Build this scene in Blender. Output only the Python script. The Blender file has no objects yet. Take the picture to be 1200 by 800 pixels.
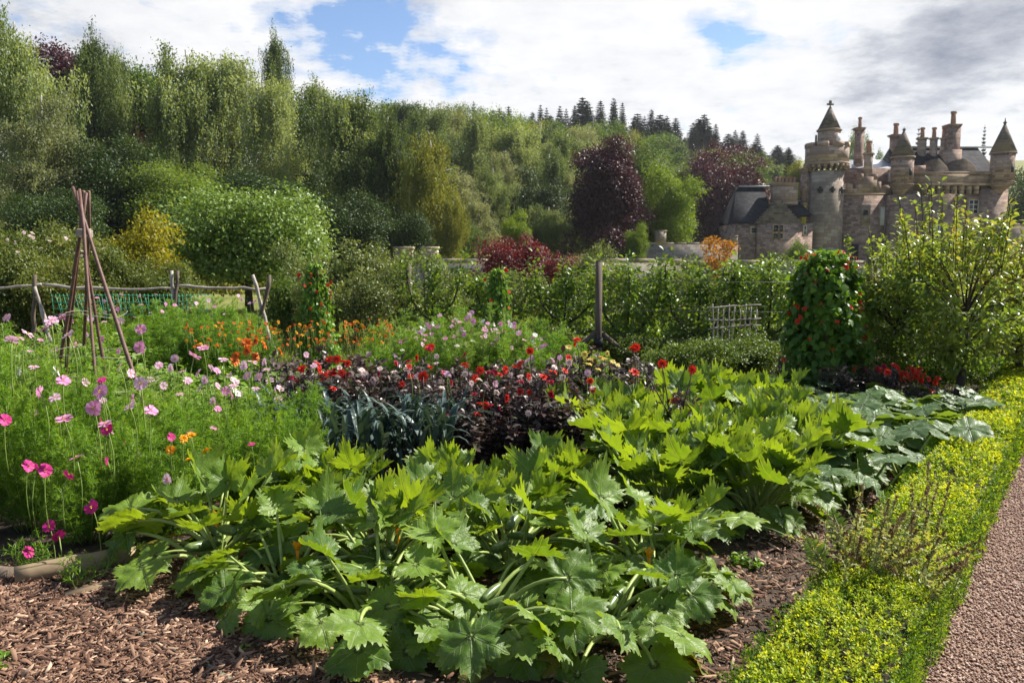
import bpy, math, random
import numpy as np
from mathutils import Vector, Matrix
R = np.random.default_rng(11)
random.seed(5)
sc = bpy.context.scene
COL = sc.collection
PI = math.pi
def rad(a): return math.radians(a)

# ------------------------------------------------------------------ camera
F = 933.0; PITCH = math.atan(100/F); EYE = 1.7
cam = bpy.data.cameras.new('camera'); co = bpy.data.objects.new('camera', cam); COL.objects.link(co)
co.location = (0, 0, EYE); co.rotation_euler = (PI/2-PITCH, 0, 0)
cam.sensor_width = 36; cam.lens = 36*F/1200; cam.clip_start = .05; cam.clip_end = 4000
cam.dof.use_dof = True; cam.dof.focus_distance = 4.6; cam.dof.aperture_fstop = 6.5
sc.camera = co
CP, SP = math.cos(PITCH), math.sin(PITCH)
def ray(u, v):
    a, b = (u-600)/F, (400-v)/F
    return np.array([a, CP+b*SP, -SP+b*CP])
def P(u, v, d):
    r = ray(u, v); r = r/r[1]*d
    return np.array([r[0], d, EYE+r[2]])
def G(u, v, z=0.):
    r = ray(u, v); t = (z-EYE)/r[2]
    return np.array([r[0]*t, r[1]*t, z])

# ------------------------------------------------------------------ node helpers
def newmat(name):
    m = bpy.data.materials.new(name); m.use_nodes = True
    nt = m.node_tree; nt.nodes.clear()
    out = nt.nodes.new('ShaderNodeOutputMaterial')
    return m, nt, out
def N(nt, typ, **kw):
    n = nt.nodes.new(typ)
    for k, v in kw.items(): setattr(n, k, v)
    return n
def L(nt, a, b): nt.links.new(a, b)
def setin(n, **kw):
    for k, v in kw.items(): n.inputs[k.replace('_', ' ')].default_value = v
def math_(nt, op, a, b=None, clamp=False):
    n = nt.nodes.new('ShaderNodeMath'); n.operation = op; n.use_clamp = clamp
    for i, x in enumerate((a, b)):
        if x is None: continue
        if isinstance(x, (int, float)): n.inputs[i].default_value = x
        else: nt.links.new(x, n.inputs[i])
    return n.outputs[0]
def ramp(nt, fac, stops, interp='LINEAR'):
    n = nt.nodes.new('ShaderNodeValToRGB'); cr = n.color_ramp; cr.interpolation = interp
    while len(cr.elements) < len(stops): cr.elements.new(.5)
    for e, (p, c) in zip(cr.elements, stops):
        e.position = p; e.color = (c, c, c, 1) if isinstance(c, (int, float)) else (*c, 1)
    nt.links.new(fac, n.inputs[0]); return n.outputs[0]
def mix(nt, fac, a, b, mode='MIX'):
    n = nt.nodes.new('ShaderNodeMix'); n.data_type = 'RGBA'; n.blend_type = mode
    for s, x in ((n.inputs[0], fac), (n.inputs[6], a), (n.inputs[7], b)):
        if isinstance(x, (int, float)): s.default_value = x
        elif isinstance(x, tuple): s.default_value = (*x, 1)
        else: nt.links.new(x, s)
    return n.outputs[2]
def noise(nt, vec, scale, detail=4, rough=.5):
    n = nt.nodes.new('ShaderNodeTexNoise'); setin(n, Scale=scale, Detail=detail, Roughness=rough)
    if vec is not None: nt.links.new(vec, n.inputs['Vector'])
    return n.outputs['Fac']
def bump(nt, h, strength, dist):
    n = nt.nodes.new('ShaderNodeBump'); setin(n, Strength=strength, Distance=dist); nt.links.new(h, n.inputs['Height'])
    return n.outputs[0]
def pos(nt, kind='Object'):
    return nt.nodes.new('ShaderNodeTexCoord').outputs[kind]

def leafmat(name, cols, trans=.35, rough=.5, spec=.28, tcol=(1.5, 1.35, .55), nscale=1.5, nw=.5, ow=.25):
    m, nt, out = newmat(name)
    at = N(nt, 'ShaderNodeAttribute', attribute_name='r').outputs['Fac']
    oi = nt.nodes.new('ShaderNodeObjectInfo').outputs['Random']
    ns = noise(nt, pos(nt), nscale, 3)
    f = math_(nt, 'ADD', math_(nt, 'MULTIPLY', at, 1-nw*.5), math_(nt, 'MULTIPLY', math_(nt, 'SUBTRACT', ns, .25), nw))
    f = math_(nt, 'ADD', f, math_(nt, 'MULTIPLY', math_(nt, 'SUBTRACT', oi, .5), ow), True)
    k = len(cols)-1
    c = ramp(nt, f, [(i/k, x) for i, x in enumerate(cols)])
    b = nt.nodes.new('ShaderNodeBsdfPrincipled'); setin(b, Roughness=rough); b.inputs['Specular IOR Level'].default_value = spec
    L(nt, c, b.inputs['Base Color'])
    if trans > 0:
        t = nt.nodes.new('ShaderNodeBsdfTranslucent')
        L(nt, mix(nt, 1., c, tcol, 'MULTIPLY'), t.inputs[0])
        s = nt.nodes.new('ShaderNodeMixShader'); s.inputs[0].default_value = trans
        L(nt, b.outputs[0], s.inputs[1]); L(nt, t.outputs[0], s.inputs[2]); L(nt, s.outputs[0], out.inputs[0])
    else: L(nt, b.outputs[0], out.inputs[0])
    return m
def plain(name, cols, rough=.7, scale=8., detail=5, bs=0., bd=.01, spec=.4, stretch=None):
    """noise-coloured rough surface (wood, bark, soil)"""
    m, nt, out = newmat(name)
    v = pos(nt)
    if stretch:
        mp = nt.nodes.new('ShaderNodeMapping'); mp.inputs['Scale'].default_value = stretch; L(nt, v, mp.inputs[0]); v = mp.outputs[0]
    ns = noise(nt, v, scale, detail, .6)
    at = N(nt, 'ShaderNodeAttribute', attribute_name='r').outputs['Fac']
    f = math_(nt, 'ADD', math_(nt, 'MULTIPLY', math_(nt, 'SUBTRACT', ns, .5), 1.6), math_(nt, 'ADD', math_(nt, 'MULTIPLY', at, .6), .2), True)
    k = max(1, len(cols)-1)
    c = ramp(nt, f, [(i/k, x) for i, x in enumerate(cols)])
    b = nt.nodes.new('ShaderNodeBsdfPrincipled'); setin(b, Roughness=rough); b.inputs['Specular IOR Level'].default_value = spec
    L(nt, c, b.inputs['Base Color'])
    if bs: L(nt, bump(nt, ns, bs, bd), b.inputs['Normal'])
    L(nt, b.outputs[0], out.inputs[0]); return m

# ------------------------------------------------------------------ mesh builder
class MB:
    def __init__(s): s.V = []; s.C = []; s.r = []; s.n = 0; s.uv = []
    def add(s, V, chunks, r=.5, uv=None):
        """chunks: list of (faces (k,q) int array, material index)"""
        V = np.asarray(V, float).reshape(-1, 3); s.V.append(V)
        s.r.append(np.broadcast_to(np.asarray(r, float), (len(V),)).copy())
        s.uv.append(np.zeros((len(V), 2)) if uv is None else uv)
        for f, m in chunks:
            f = np.asarray(f, int)
            if len(f): s.C.append((f+s.n, m))
        s.n += len(V); return s
    def mesh(s, name, mats, smooth=False):
        me = bpy.data.meshes.new(name)
        V = np.concatenate(s.V); me.vertices.add(len(V)); me.vertices.foreach_set('co', V.ravel())
        li = np.concatenate([f.ravel() for f, m in s.C]); tot = np.concatenate([np.full(len(f), f.shape[1]) for f, m in s.C])
        mi = np.concatenate([np.full(len(f), m) for f, m in s.C])
        me.loops.add(len(li)); me.loops.foreach_set('vertex_index', li.astype(np.int32))
        me.polygons.add(len(tot)); st = np.concatenate([[0], np.cumsum(tot)[:-1]])
        me.polygons.foreach_set('loop_start', st.astype(np.int32))
        me.polygons.foreach_set('material_index', mi.astype(np.int32))
        if smooth: me.polygons.foreach_set('use_smooth', np.ones(len(tot), bool))
        a = me.attributes.new('r', 'FLOAT', 'POINT'); a.data.foreach_set('value', np.concatenate(s.r).astype(np.float32))
        uv = np.concatenate(s.uv)
        if np.any(uv):
            l = me.uv_layers.new(name='UVMap'); l.data.foreach_set('uv', uv[li].ravel().astype(np.float32))
        for m in (mats if isinstance(mats, (list, tuple)) else [mats]): me.materials.append(m)
        me.update(calc_edges=True); return me
def unit(a):
    a = np.asarray(a, float); return a/np.maximum(np.linalg.norm(a, axis=-1, keepdims=True), 1e-9)
def stamp(mb, T, p, A, Nn, ln, w, r=.5, th=None):
    """copies of template T (verts x across, y along, z up) at p, y along A, z near Nn"""
    tv, tf = T; p = np.asarray(p, float); n = len(p)
    if n == 0: return
    A = unit(np.broadcast_to(A, (n, 3))); X = unit(np.cross(A, np.broadcast_to(Nn, (n, 3)))+1e-6); Z = np.cross(X, A)
    ln = np.broadcast_to(ln, (n,)); w = np.broadcast_to(w, (n,)); th = ln if th is None else np.broadcast_to(th, (n,))
    V = (p[:, None]+tv[None, :, 0, None]*(X*w[:, None])[:, None]+tv[None, :, 1, None]*(A*ln[:, None])[:, None]
         + tv[None, :, 2, None]*(Z*th[:, None])[:, None])
    t = len(tv); off = np.arange(n)[:, None, None]*t
    rr = np.repeat(np.broadcast_to(r, (n,)), t)
    mb.add(V.reshape(-1, 3), [((np.asarray(f)[None]+off).reshape(-1, len(f[0])), m) for f, m in tf], rr)
def T(v, *fs): return (np.array(v, float), [(np.array(f), m) for f, m in fs])
LEAF4 = T([(0, 0, 0), (.5, .45, .12), (0, 1, -.05), (-.5, .45, .12)], ([(0, 1, 2), (0, 2, 3)], 0))
LEAF6 = T([(0, 0, 0), (.36, .25, .09), (.46, .55, .1), (0, 1, -.12), (-.46, .55, .1), (-.36, .25, .09), (0, .5, 0)],
          ([(0, 1, 2, 6), (0, 6, 4, 5)], 0), ([(6, 2, 3), (6, 3, 4)], 0))
HAIR = T([(-.5, 0, 0), (.5, 0, 0), (0, 1, 0)], ([(0, 1, 2)], 0))
STRAP = T([(-.5, 0, 0), (.5, 0, 0), (.45, .4, .04), (-.45, .4, .04), (.3, .75, -.02), (-.3, .75, -.02), (0, 1, -.14)],
          ([(0, 1, 2, 3), (3, 2, 4, 5)], 0), ([(5, 4, 6)], 0))
CHIP = T([(-.5, .1, -.5), (.22, 0, -.5), (.5, .72, -.5), (-.1, 1, -.5), (-.42, .12, .5), (.2, .04, .4), (.42, .7, .6), (-.08, .96, .2)],
         ([(4, 5, 6, 7), (0, 1, 5, 4), (1, 2, 6, 5), (2, 3, 7, 6), (3, 0, 4, 7)], 0))
PEB = T([(0, 0, .5), (.5, .1, .05), (.1, .5, -.05), (-.5, .08, .05), (-.06, -.5, 0), (0, 0, -.5)],
        ([(0, 1, 2), (0, 2, 3), (0, 3, 4), (0, 4, 1), (5, 2, 1), (5, 3, 2), (5, 4, 3), (5, 1, 4)], 0))
def tube(mb, pts, rr, k=6, m=0, r=.5, cap=True):
    pts = np.asarray(pts, float); n = len(pts); rr = np.broadcast_to(rr, (n,))
    d = unit(np.gradient(pts, axis=0)); ref = np.array([0, 0, 1.]) if abs(d[0][2]) < .9 else np.array([1., 0, 0])
    X = unit(np.cross(d, ref)); Y = np.cross(d, X); a = np.arange(k)*2*PI/k
    V = pts[:, None]+rr[:, None, None]*(np.cos(a)[None, :, None]*X[:, None]+np.sin(a)[None, :, None]*Y[:, None])
    i = np.arange(n-1)[:, None]*k; j = np.arange(k)[None]; j2 = (j+1) % k
    q = np.stack([i+j, i+j2, i+k+j2, i+k+j], -1).reshape(-1, 4)
    ch = [(q, m)]
    if cap: ch += [(np.arange(k)[None, ::-1], m), (np.arange(k)[None]+(n-1)*k, m)]
    mb.add(V.reshape(-1, 3), ch, r)
def curve(a, b, sag=0., n=6, side=(0, 0, 1)):
    t = np.linspace(0, 1, n)[:, None]; a = np.asarray(a, float); b = np.asarray(b, float)
    return a+(b-a)*t+np.asarray(side, float)*sag*4*t*(1-t)
def box(mb, x0, x1, y0, y1, z0, z1, m=0, r=.5):
    V = [(x, y, z) for z in (z0, z1) for x, y in ((x0, y0), (x1, y0), (x1, y1), (x0, y1))]
    mb.add(V, [([(0, 3, 2, 1), (4, 5, 6, 7), (0, 1, 5, 4), (1, 2, 6, 5), (2, 3, 7, 6), (3, 0, 4, 7)], m)], r)
def prism(mb, cx, cy, z0, z1, r0, r1, k=16, m=0, rot=0., r=.5):
    a = np.arange(k)*2*PI/k+rot
    V = np.concatenate([np.stack([cx+np.cos(a)*q, cy+np.sin(a)*q, np.full(k, z)], 1) for z, q in ((z0, r0), (z1, max(r1, 1e-3)))])
    j = np.arange(k); j2 = (j+1) % k
    mb.add(V, [(np.stack([j, j2, j2+k, j+k], 1), m), (j[None, ::-1], m), (j[None]+k, m)], r)
def sph(n):
    d = R.normal(size=(n, 3)); return unit(d)
def uni(a, b, n=None): return R.uniform(a, b, n)

# ------------------------------------------------------------------ objects
def props(o, label=None, cat=None, group=None, kind=None):
    for k, v in (('label', label), ('category', cat), ('group', group), ('kind', kind)):
        if v: o[k] = v
    return o
def mobj(name, me, parent=None, loc=(0, 0, 0), rz=0., s=1.):
    o = bpy.data.objects.new(name, me); COL.objects.link(o); o.location = loc
    o.rotation_euler = rz if isinstance(rz, tuple) else (0, 0, rz)
    o.scale = s if isinstance(s, tuple) else (s, s, s)
    if parent: o.parent = parent
    return o
def thing(name, label, cat, loc=(0, 0, 0), rz=0., s=1., group=None, parts=()):
    o = mobj(name, None, None, tuple(loc), rz, s); o.empty_display_size = .2
    props(o, label, cat, group); addparts(o, parts); return o
def addparts(o, parts):
    for p in parts:
        c = mobj(p['n'], p['m'], o, p.get('loc', (0, 0, 0)), p.get('rz', 0.), p.get('s', 1.))
        if p.get('label'): c['label'] = p['label']
        addparts(c, p.get('sub', ()))
def part(n, m, **kw): return dict(n=n, m=m, **kw)
def one(name, mb, mats, label, cat, group=None, smooth=False, kind=None):
    return props(mobj(name, mb.mesh(name, mats, smooth)), label, cat, group, kind)
def structure(name, mb, mats, smooth=False):
    return props(mobj(name, mb.mesh(name, mats, smooth)), kind='structure')
ORD = ('first second third fourth fifth sixth seventh eighth ninth tenth eleventh twelfth thirteenth fourteenth fifteenth sixteenth seventeenth '
       'eighteenth nineteenth twentieth').split()+['twenty-'+x for x in 'first second third fourth fifth sixth seventh eighth ninth'.split()]+['thirtieth']+['thirty-'+x for x in 'first second third fourth fifth sixth seventh eighth ninth'.split()]+['fortieth']+['forty-'+x for x in 'first second third fourth fifth sixth seventh eighth ninth'.split()]

# ------------------------------------------------------------------ world + sun
AZ, EL = rad(64), rad(46)
w = bpy.data.worlds.new('World'); sc.world = w; w.use_nodes = True
nt = w.node_tree; nt.nodes.clear(); out = nt.nodes.new('ShaderNodeOutputWorld'); bg = nt.nodes.new('ShaderNodeBackground')
bg.inputs[1].default_value = .13; L(nt, bg.outputs[0], out.inputs[0])
sky = N(nt, 'ShaderNodeTexSky', sky_type='NISHITA', sun_disc=False, sun_elevation=EL, sun_rotation=AZ, altitude=100., air_density=1., dust_density=.6, ozone_density=1.6)
D = pos(nt, 'Generated')
def vm(op, a, b=None):
    n = nt.nodes.new('ShaderNodeVectorMath'); n.operation = op
    L(nt, a, n.inputs[0])
    if isinstance(b, tuple): n.inputs[1].default_value = b
    elif b is not None: L(nt, b, n.inputs[1])
    return n
D = vm('NORMALIZE', D).outputs[0]
sx = nt.nodes.new('ShaderNodeSeparateXYZ'); L(nt, D, sx.inputs[0])
zz = math_(nt, 'ADD', math_(nt, 'MAXIMUM', sx.outputs[2], 0.), .16)
cx = nt.nodes.new('ShaderNodeCombineXYZ'); L(nt, math_(nt, 'DIVIDE', sx.outputs[0], zz), cx.inputs[0]); L(nt, math_(nt, 'DIVIDE', sx.outputs[1], zz), cx.inputs[1])
cv = cx.outputs[0]
def spot(u, v, inner, outer):
    """smooth patch of sky round the direction of (u, v); angles in degrees"""
    d = tuple(float(t) for t in unit(ray(u, v)))
    dt = vm('DOT_PRODUCT', D, d).outputs['Value']
    n = nt.nodes.new('ShaderNodeMapRange'); n.interpolation_type = 'SMOOTHSTEP'
    L(nt, dt, n.inputs[0]); n.inputs[1].default_value = math.cos(rad(outer)); n.inputs[2].default_value = math.cos(rad(inner)); return n.outputs[0]
n1 = noise(nt, cv, 2.1, 9, .6); n2 = noise(nt, cv, 8.5, 9, .68); n3 = noise(nt, cv, .9, 3, .5)
# cover: broken cloud everywhere, thick ahead of the camera, thin patches of blue
cover = math_(nt, 'ADD', math_(nt, 'MULTIPLY', n1, .9), math_(nt, 'MULTIPLY', n2, .62))
cover = math_(nt, 'ADD', cover, math_(nt, 'MULTIPLY', spot(760, 60, 18, 52), .34))
for (u, v, a, b, k) in ((395, 42, 0, 7, .27), (465, 55, 0, 6, .20), (545, 62, 0, 4, .14), (845, 28, 0, 3.6, .22), (868, 60, 0, 3.2, .16), (1000, 25, 0, 5, .16), (640,50,0,6,.08)):
    cover = math_(nt, 'SUBTRACT', cover, math_(nt, 'MULTIPLY', spot(u, v, a, b), k))
cm = ramp(nt, cover, [(.72, 0.), (.80, .55), (.93, 1.)])
shade = math_(nt, 'ADD', math_(nt, 'MULTIPLY', noise(nt, cv, 4.6, 10, .66), 1.1), math_(nt, 'MULTIPLY', n3, .35))
for (u, v, a, b, k) in ((1150, 18, 0, 5.2, .36), (1170, 50, 0, 4, .1), (1060, 88, 0, 4.6, .2), (1010, 80, 0, 3.2, .12), (60, 20, 1, 9, .12), (480, -10, .5, 4.5, .16), (740, 95, .5, 3, .06), (940, 130, .5, 4, .06)):
    shade = math_(nt, 'ADD', shade, math_(nt, 'MULTIPLY', spot(u, v, a, b), k))
shade = math_(nt, 'DIVIDE', shade, 1.5)
cc = ramp(nt, shade, [(.42, (3.75, 3.75, 3.8)), (.56, (3.35, 3.4, 3.52)), (.70, (2.2, 2.3, 2.55)), (.95, (.9, 1.02, 1.35))])
# clouds dimmed away from the view ahead, to keep shadows deep
near = math_(nt, 'ADD', math_(nt, 'MULTIPLY', spot(760, 100, 25, 75), .62), .38)
nv = nt.nodes.new('ShaderNodeVectorMath'); nv.operation = 'SCALE'; L(nt, cc, nv.inputs[0]); L(nt, near, nv.inputs[3])
L(nt, mix(nt, cm, mix(nt, 1., sky.outputs[0], (.52, .56, .63), 'MULTIPLY'), nv.outputs[0]), bg.inputs[0])
sun = bpy.data.lights.new('sun', 'SUN'); so = bpy.data.objects.new('sun', sun); COL.objects.link(so)
sun.energy = 5.; sun.angle = rad(.55); sun.color = (1., .95, .86)
sd = Vector((math.sin(AZ)*math.cos(EL), math.cos(AZ)*math.cos(EL), math.sin(EL)))
so.rotation_euler = sd.to_track_quat('Z', 'Y').to_euler(); so.location = (0, 0, 30)
sc.view_settings.view_transform = 'Standard'; sc.view_settings.look = 'None'; sc.view_settings.gamma = 1; sc.view_settings.exposure = 1.05
sc.cycles.max_bounces = 6; sc.cycles.diffuse_bounces = 3; sc.cycles.transmission_bounces = 3; sc.cycles.transparent_max_bounces = 4

# ------------------------------------------------------------------ ground
def hz(x, y):
    x = np.asarray(x, float); y = np.asarray(y, float)
    k = np.clip((x-6)/30, 0, 1); k = k*k*(3-2*k); k2 = np.clip((x+15)/17, 0, 1); y0 = 38+k2*40+k*52
    t = np.clip((y-y0)/(250-y0), 0, 1.6)
    h = 28*t**1.*(1-.12*np.clip(x/120, 0, 1))
    return h+.25*np.sin(x*.21)*np.clip((y-45)/30, 0, 1)
GRASS = leafmat('meadow_grass', [(.07, .085, .015), (.14, .15, .03), (.24, .21, .06)], trans=0, rough=.9, nscale=.5, nw=1.4, ow=0)
gx = np.concatenate([np.linspace(-1500, -160, 12), np.linspace(-150, 150, 101), np.linspace(160, 1500, 12)])
gy = np.concatenate([np.linspace(-60, 20, 14), np.linspace(23, 300, 110), np.linspace(320, 3000, 14)])
X, Y = np.meshgrid(gx, gy); nx, ny = len(gx), len(gy)
i = np.arange(ny-1)[:, None]*nx+np.arange(nx-1)[None]
mb = MB(); mb.add(np.stack([X.ravel(), Y.ravel(), hz(X, Y).ravel()-.02], 1), [(np.stack([i, i+1, i+nx+1, i+nx], -1).reshape(-1, 4), 0)])
structure('terrain', mb, GRASS, True)
def sheet(name, poly, z, mat, sub=None):
    mb = MB(); mb.add([(x, y, z) for x, y in poly], [(np.arange(len(poly))[None], 0)]); return structure(name, mb, mat)
SOIL = plain('dark_soil', [(.018, .011, .007), (.05, .032, .022), (.09, .06, .042)], .95, 9, 8, 1., .03)
# hedge line direction and offset
HD = np.array([.595, .804]); HN = np.array([.804, -.595])
def hp(t, o): q = HD*t+HN*o; return q   # t along, o across (towards the path)
e0, e1 = hp(-3, -.49), hp(40, -.49)
# the dug bed as a bumpy sheet
def inside(px, py, poly):
    c = np.zeros(len(px), bool); j = len(poly)-1
    for i in range(len(poly)):
        xi, yi = poly[i]; xj, yj = poly[j]
        c ^= ((yi > py) != (yj > py)) & (px < (xj-xi)*(py-yi)/(yj-yi+1e-12)+xi); j = i
    return c
gx = np.linspace(-9, 11, 221); gy = np.linspace(1.4, 15.5, 155)
X, Y = np.meshgrid(gx, gy)
Z = .012+.018*np.sin(X*5.1+2*np.sin(Y*2.3))*np.sin(Y*4.3+1.7*np.sin(X*3.1))+.01*np.sin(X*17+Y*5)*np.sin(Y*15)+R.normal(size=X.shape)*.004
o = X*HN[0]+Y*HN[1]; nx, ny = len(gx), len(gy)
i = np.arange(ny-1)[:, None]*nx+np.arange(nx-1)[None]; ok = (o.ravel()[i] < -.6)
mb = MB(); mb.add(np.stack([X.ravel(), Y.ravel(), Z.ravel()], 1), [(np.stack([i, i+1, i+nx+1, i+nx], -1)[ok], 0)])
structure('soil_ground', mb, SOIL, True)
GRAVEL = plain('pink_gravel', [(.16, .09, .062), (.27, .165, .12), (.37, .25, .19)], .9, 120, 3, .9, .012)
a, b, c, d = hp(-3, -.52), hp(40, -.52), hp(40, 3.4), hp(-3, 3.4)
mb = MB(); mb.add([(a[0], a[1], .004), (d[0], d[1], .004), (c[0], c[1], .004), (b[0], b[1], .004)], [([(0, 1, 2, 3)], 0)])
structure('gravel_path', mb, GRAVEL)
# loose stones on the path
t = uni(1.2, 9, 150000); o = uni(-.52, .9, 150000); k = (R.random(150000) < np.clip(2.6/t, .1, 1)); t = t[k]; o = o[k]
q = t[:, None]*HD+o[:, None]*HN; n = len(q); sz = uni(.006, .015, n)*(1+t*.05)
mb = MB(); stamp(mb, PEB, np.column_stack([q, np.full(n, .006)+sz*.2]), sph(n)*[1, 1, .2], sph(n)*.3+[0, 0, 1], sz, sz*uni(.7, 1.2, n), uni(0, 1, n), sz*.7)
STONE = leafmat('path_stones', [(.13, .07, .05), (.27, .165, .12), (.36, .24, .18), (.58, .45, .37)], trans=0, rough=.8, nw=0, ow=0)
one('gravel', mb, STONE, 'pinkish loose gravel covering the path beside the box hedge', 'gravel', kind='stuff')

# ------------------------------------------------------------------ bark mulch
CHIPM = leafmat('bark_chips', [(.028, .014, .009), (.10, .05, .031), (.19, .105, .067), (.33, .205, .135), (.52, .38, .27)], trans=0, rough=.85, nw=.15, ow=0, nscale=30)
FR = [tuple(G(*q)[:2]) for q in ((-80, 690), (0, 672), (150, 672), (330, 640), (345, 745), (460, 800), (520, 860), (250, 1000), (-200, 900))]
ST = [tuple(G(*q)[:2]) for q in ((560, 850), (700, 780), (850, 690), (840, 655), (990, 600), (1030, 560), (1135, 520), (1165, 490), (1100, 470), (1185, 448), (1200, 480))]+[tuple(hp(3, -.78)), tuple(hp(-1, -.75))]
def scatter(poly, n):
    pp = np.array(poly); lo, hi = pp.min(0), pp.max(0)
    q = uni(0, 1, (n, 2))*(hi-lo)+lo; return q[inside(q[:, 0], q[:, 1], poly)]
mb = MB()
for poly, n in ((FR, 190000), (ST, 170000), ([(-2.2, 3.), (1.6, 2.6), (3.2, 5.4), (3.4, 8), (-2, 8)], 26000)):
    q = scatter(poly, n); q = q[(q[:, 1] > 2.2)]; dd = np.hypot(q[:, 0], q[:, 1])
    q = q[(R.random(len(q)) < np.clip(4.2/dd, .2, 1)) & (q@HN < -.78)]; n = len(q)
    big = R.random(n)**3; ln = .008+.07*big; wd = ln*uni(.10, .34, n)+.0025
    A = sph(n)*[1, 1, .16]; stamp(mb, CHIP, np.column_stack([q, uni(.01, .045, n)]), A, sph(n)*.4+[0, 0, 1], ln, wd, np.clip(R.normal(.40, .26, n), 0, 1), uni(.0015, .006, n))
one('bark_mulch', mb, CHIPM, 'brown and tan bark chips covering the bed edges', 'bark mulch', kind='stuff')
# ------------------------------------------------------------------ plant materials
BARK = plain('grey_bark', [(.03, .025, .02), (.09, .075, .06), (.16, .14, .12)], .9, 6, 5, .6, .02)
BIRCHBARK = plain('birch_bark', [(.10, .085, .07), (.34, .31, .28), (.5, .47, .43)], .8, 3, 5, .3, .02)
DKBARK = plain('dark_bark', [(.02, .014, .01), (.06, .042, .03), (.10, .075, .055)], .9, 20, 5, .6, .01)
M_BIRCH = leafmat('birch_leaf', [(.05, .082, .026), (.135, .19, .06), (.29, .35, .15)], .42, .5, nscale=.25, ow=1.)
M_GOLD = leafmat('golden_birch_leaf', [(.11, .13, .02), (.20, .22, .035), (.28, .28, .06)], .35, .55, nscale=.25)
M_GREY = leafmat('grey_willow_leaf', [(.11, .135, .06), (.20, .23, .11), (.31, .33, .19)], .4, .5, nscale=.25)
M_BROAD = leafmat('broad_leaf', [(.045, .09, .014), (.10, .165, .025), (.18, .25, .045)], .4, .5, nscale=.25, ow=.6)
M_LIME = leafmat('lime_leaf', [(.09, .15, .012), (.15, .23, .02), (.22, .29, .03)], .42, .5, nscale=.3)
M_DOME = leafmat('dome_leaf', [(.028, .05, .016), (.05, .08, .026), (.08, .11, .035)], .2, .5, nscale=.3)
M_COPPER = leafmat('copper_leaf', [(.028, .011, .015), (.07, .029, .038), (.15, .08, .095)], .2, .42, tcol=(1.6, .7, .6), nscale=.3)
M_SMOKE = leafmat('maroon_leaf', [(.05, .012, .014), (.11, .026, .028), (.19, .055, .05)], .3, .5, tcol=(1.6, .6, .5), nscale=.9)
M_CONIF = leafmat('spruce_needle', [(.03, .05, .024), (.05, .075, .036), (.08, .105, .05)], .08, .6, nscale=.3)
M_WHITEB = leafmat('whitebeam_leaf', [(.055, .11, .018), (.12, .20, .03), (.20, .29, .07), (.28, .36, .17)], .28, .42, nscale=.5, nw=.3)
M_ACER = leafmat('golden_leaf', [(.13, .15, .012), (.26, .25, .018), (.38, .28, .02)], .42, .5, nscale=.8)
M_ORANGE = leafmat('orange_leaf', [(.22, .12, .015), (.38, .19, .02), (.45, .28, .05)], .4, .5, tcol=(1.4, 1.1, .6), nscale=.8)
M_SHRUB = leafmat('shrub_leaf', [(.05, .095, .016), (.10, .16, .026), (.18, .24, .05)], .35, .42, nscale=.9)
M_ROSE = leafmat('rose_leaf', [(.05, .08, .018), (.10, .14, .03), (.17, .20, .05), (.26, .22, .06)], .35, .42, nscale=.9)
M_APPLE = leafmat('apple_leaf', [(.07, .10, .03), (.13, .17, .05), (.22, .25, .09)], .32, .4, nscale=.9)
M_ESP = leafmat('espalier_leaf', [(.06, .115, .016), (.12, .20, .03), (.21, .30, .05)], .4, .36, nscale=1.2)
M_BEAN = leafmat('bean_leaf', [(.05, .125, .014), (.11, .22, .024), (.20, .34, .035)], .38, .38, nscale=2)
M_TREE2 = leafmat('young_apple_leaf', [(.06, .115, .022), (.13, .21, .035), (.24, .31, .06), (.40, .27, .08)], .42, .32, nscale=1.6, nw=.7)
M_FERN = leafmat('feathery_leaf', [(.06, .13, .018), (.17, .30, .032), (.36, .46, .05)], .45, .5, tcol=(1.4, 1.4, .5), nscale=2.2, nw=.8)
M_FERN2 = leafmat('feathery_leaf_pale', [(.12, .20, .04), (.20, .31, .06), (.32, .42, .10)], .45, .5, tcol=(1.35, 1.3, .6), nscale=2.2, nw=.8)
M_HERB = leafmat('herb_leaf', [(.07, .15, .02), (.14, .26, .03), (.25, .38, .05)], .4, .42, nscale=3)
M_DARK = leafmat('dark_dahlia_leaf', [(.025, .018, .018), (.065, .042, .042), (.13, .10, .09), (.07, .12, .03)], .15, .3, tcol=(1.2, .8, .6), nscale=4)
M_LEEK = leafmat('leek_leaf', [(.03, .06, .045), (.055, .095, .08), (.09, .13, .125)], .15, .38, nscale=4)
M_BOX = leafmat('box_leaf', [(.03, .075, .008), (.10, .20, .014), (.36, .45, .022), (.62, .62, .03)], .4, .5, nscale=2.2, nw=.2, ow=0)
M_STEM = plain('green_stem', [(.10, .16, .03), (.18, .26, .05), (.26, .34, .09)], .5, 12, 3)
M_DSTEM = plain('dark_stem', [(.02, .012, .012), (.05, .03, .028), (.08, .05, .04)], .5, 12, 3)
M_WOOD = plain('weathered_wood', [(.05, .035, .025), (.12, .09, .065), (.2, .16, .12)], .85, 14, 6, .5, .006, stretch=(1, 1, .15))
M_HAZEL = plain('hazel_stick', [(.06, .028, .02), (.13, .065, .048), (.22, .125, .095)], .6, 22, 5, .3, .004)
M_PALEW = plain('bleached_wood', [(.18, .15, .12), (.36, .31, .26), (.5, .45, .38)], .8, 12, 5, .4, .004)

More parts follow.
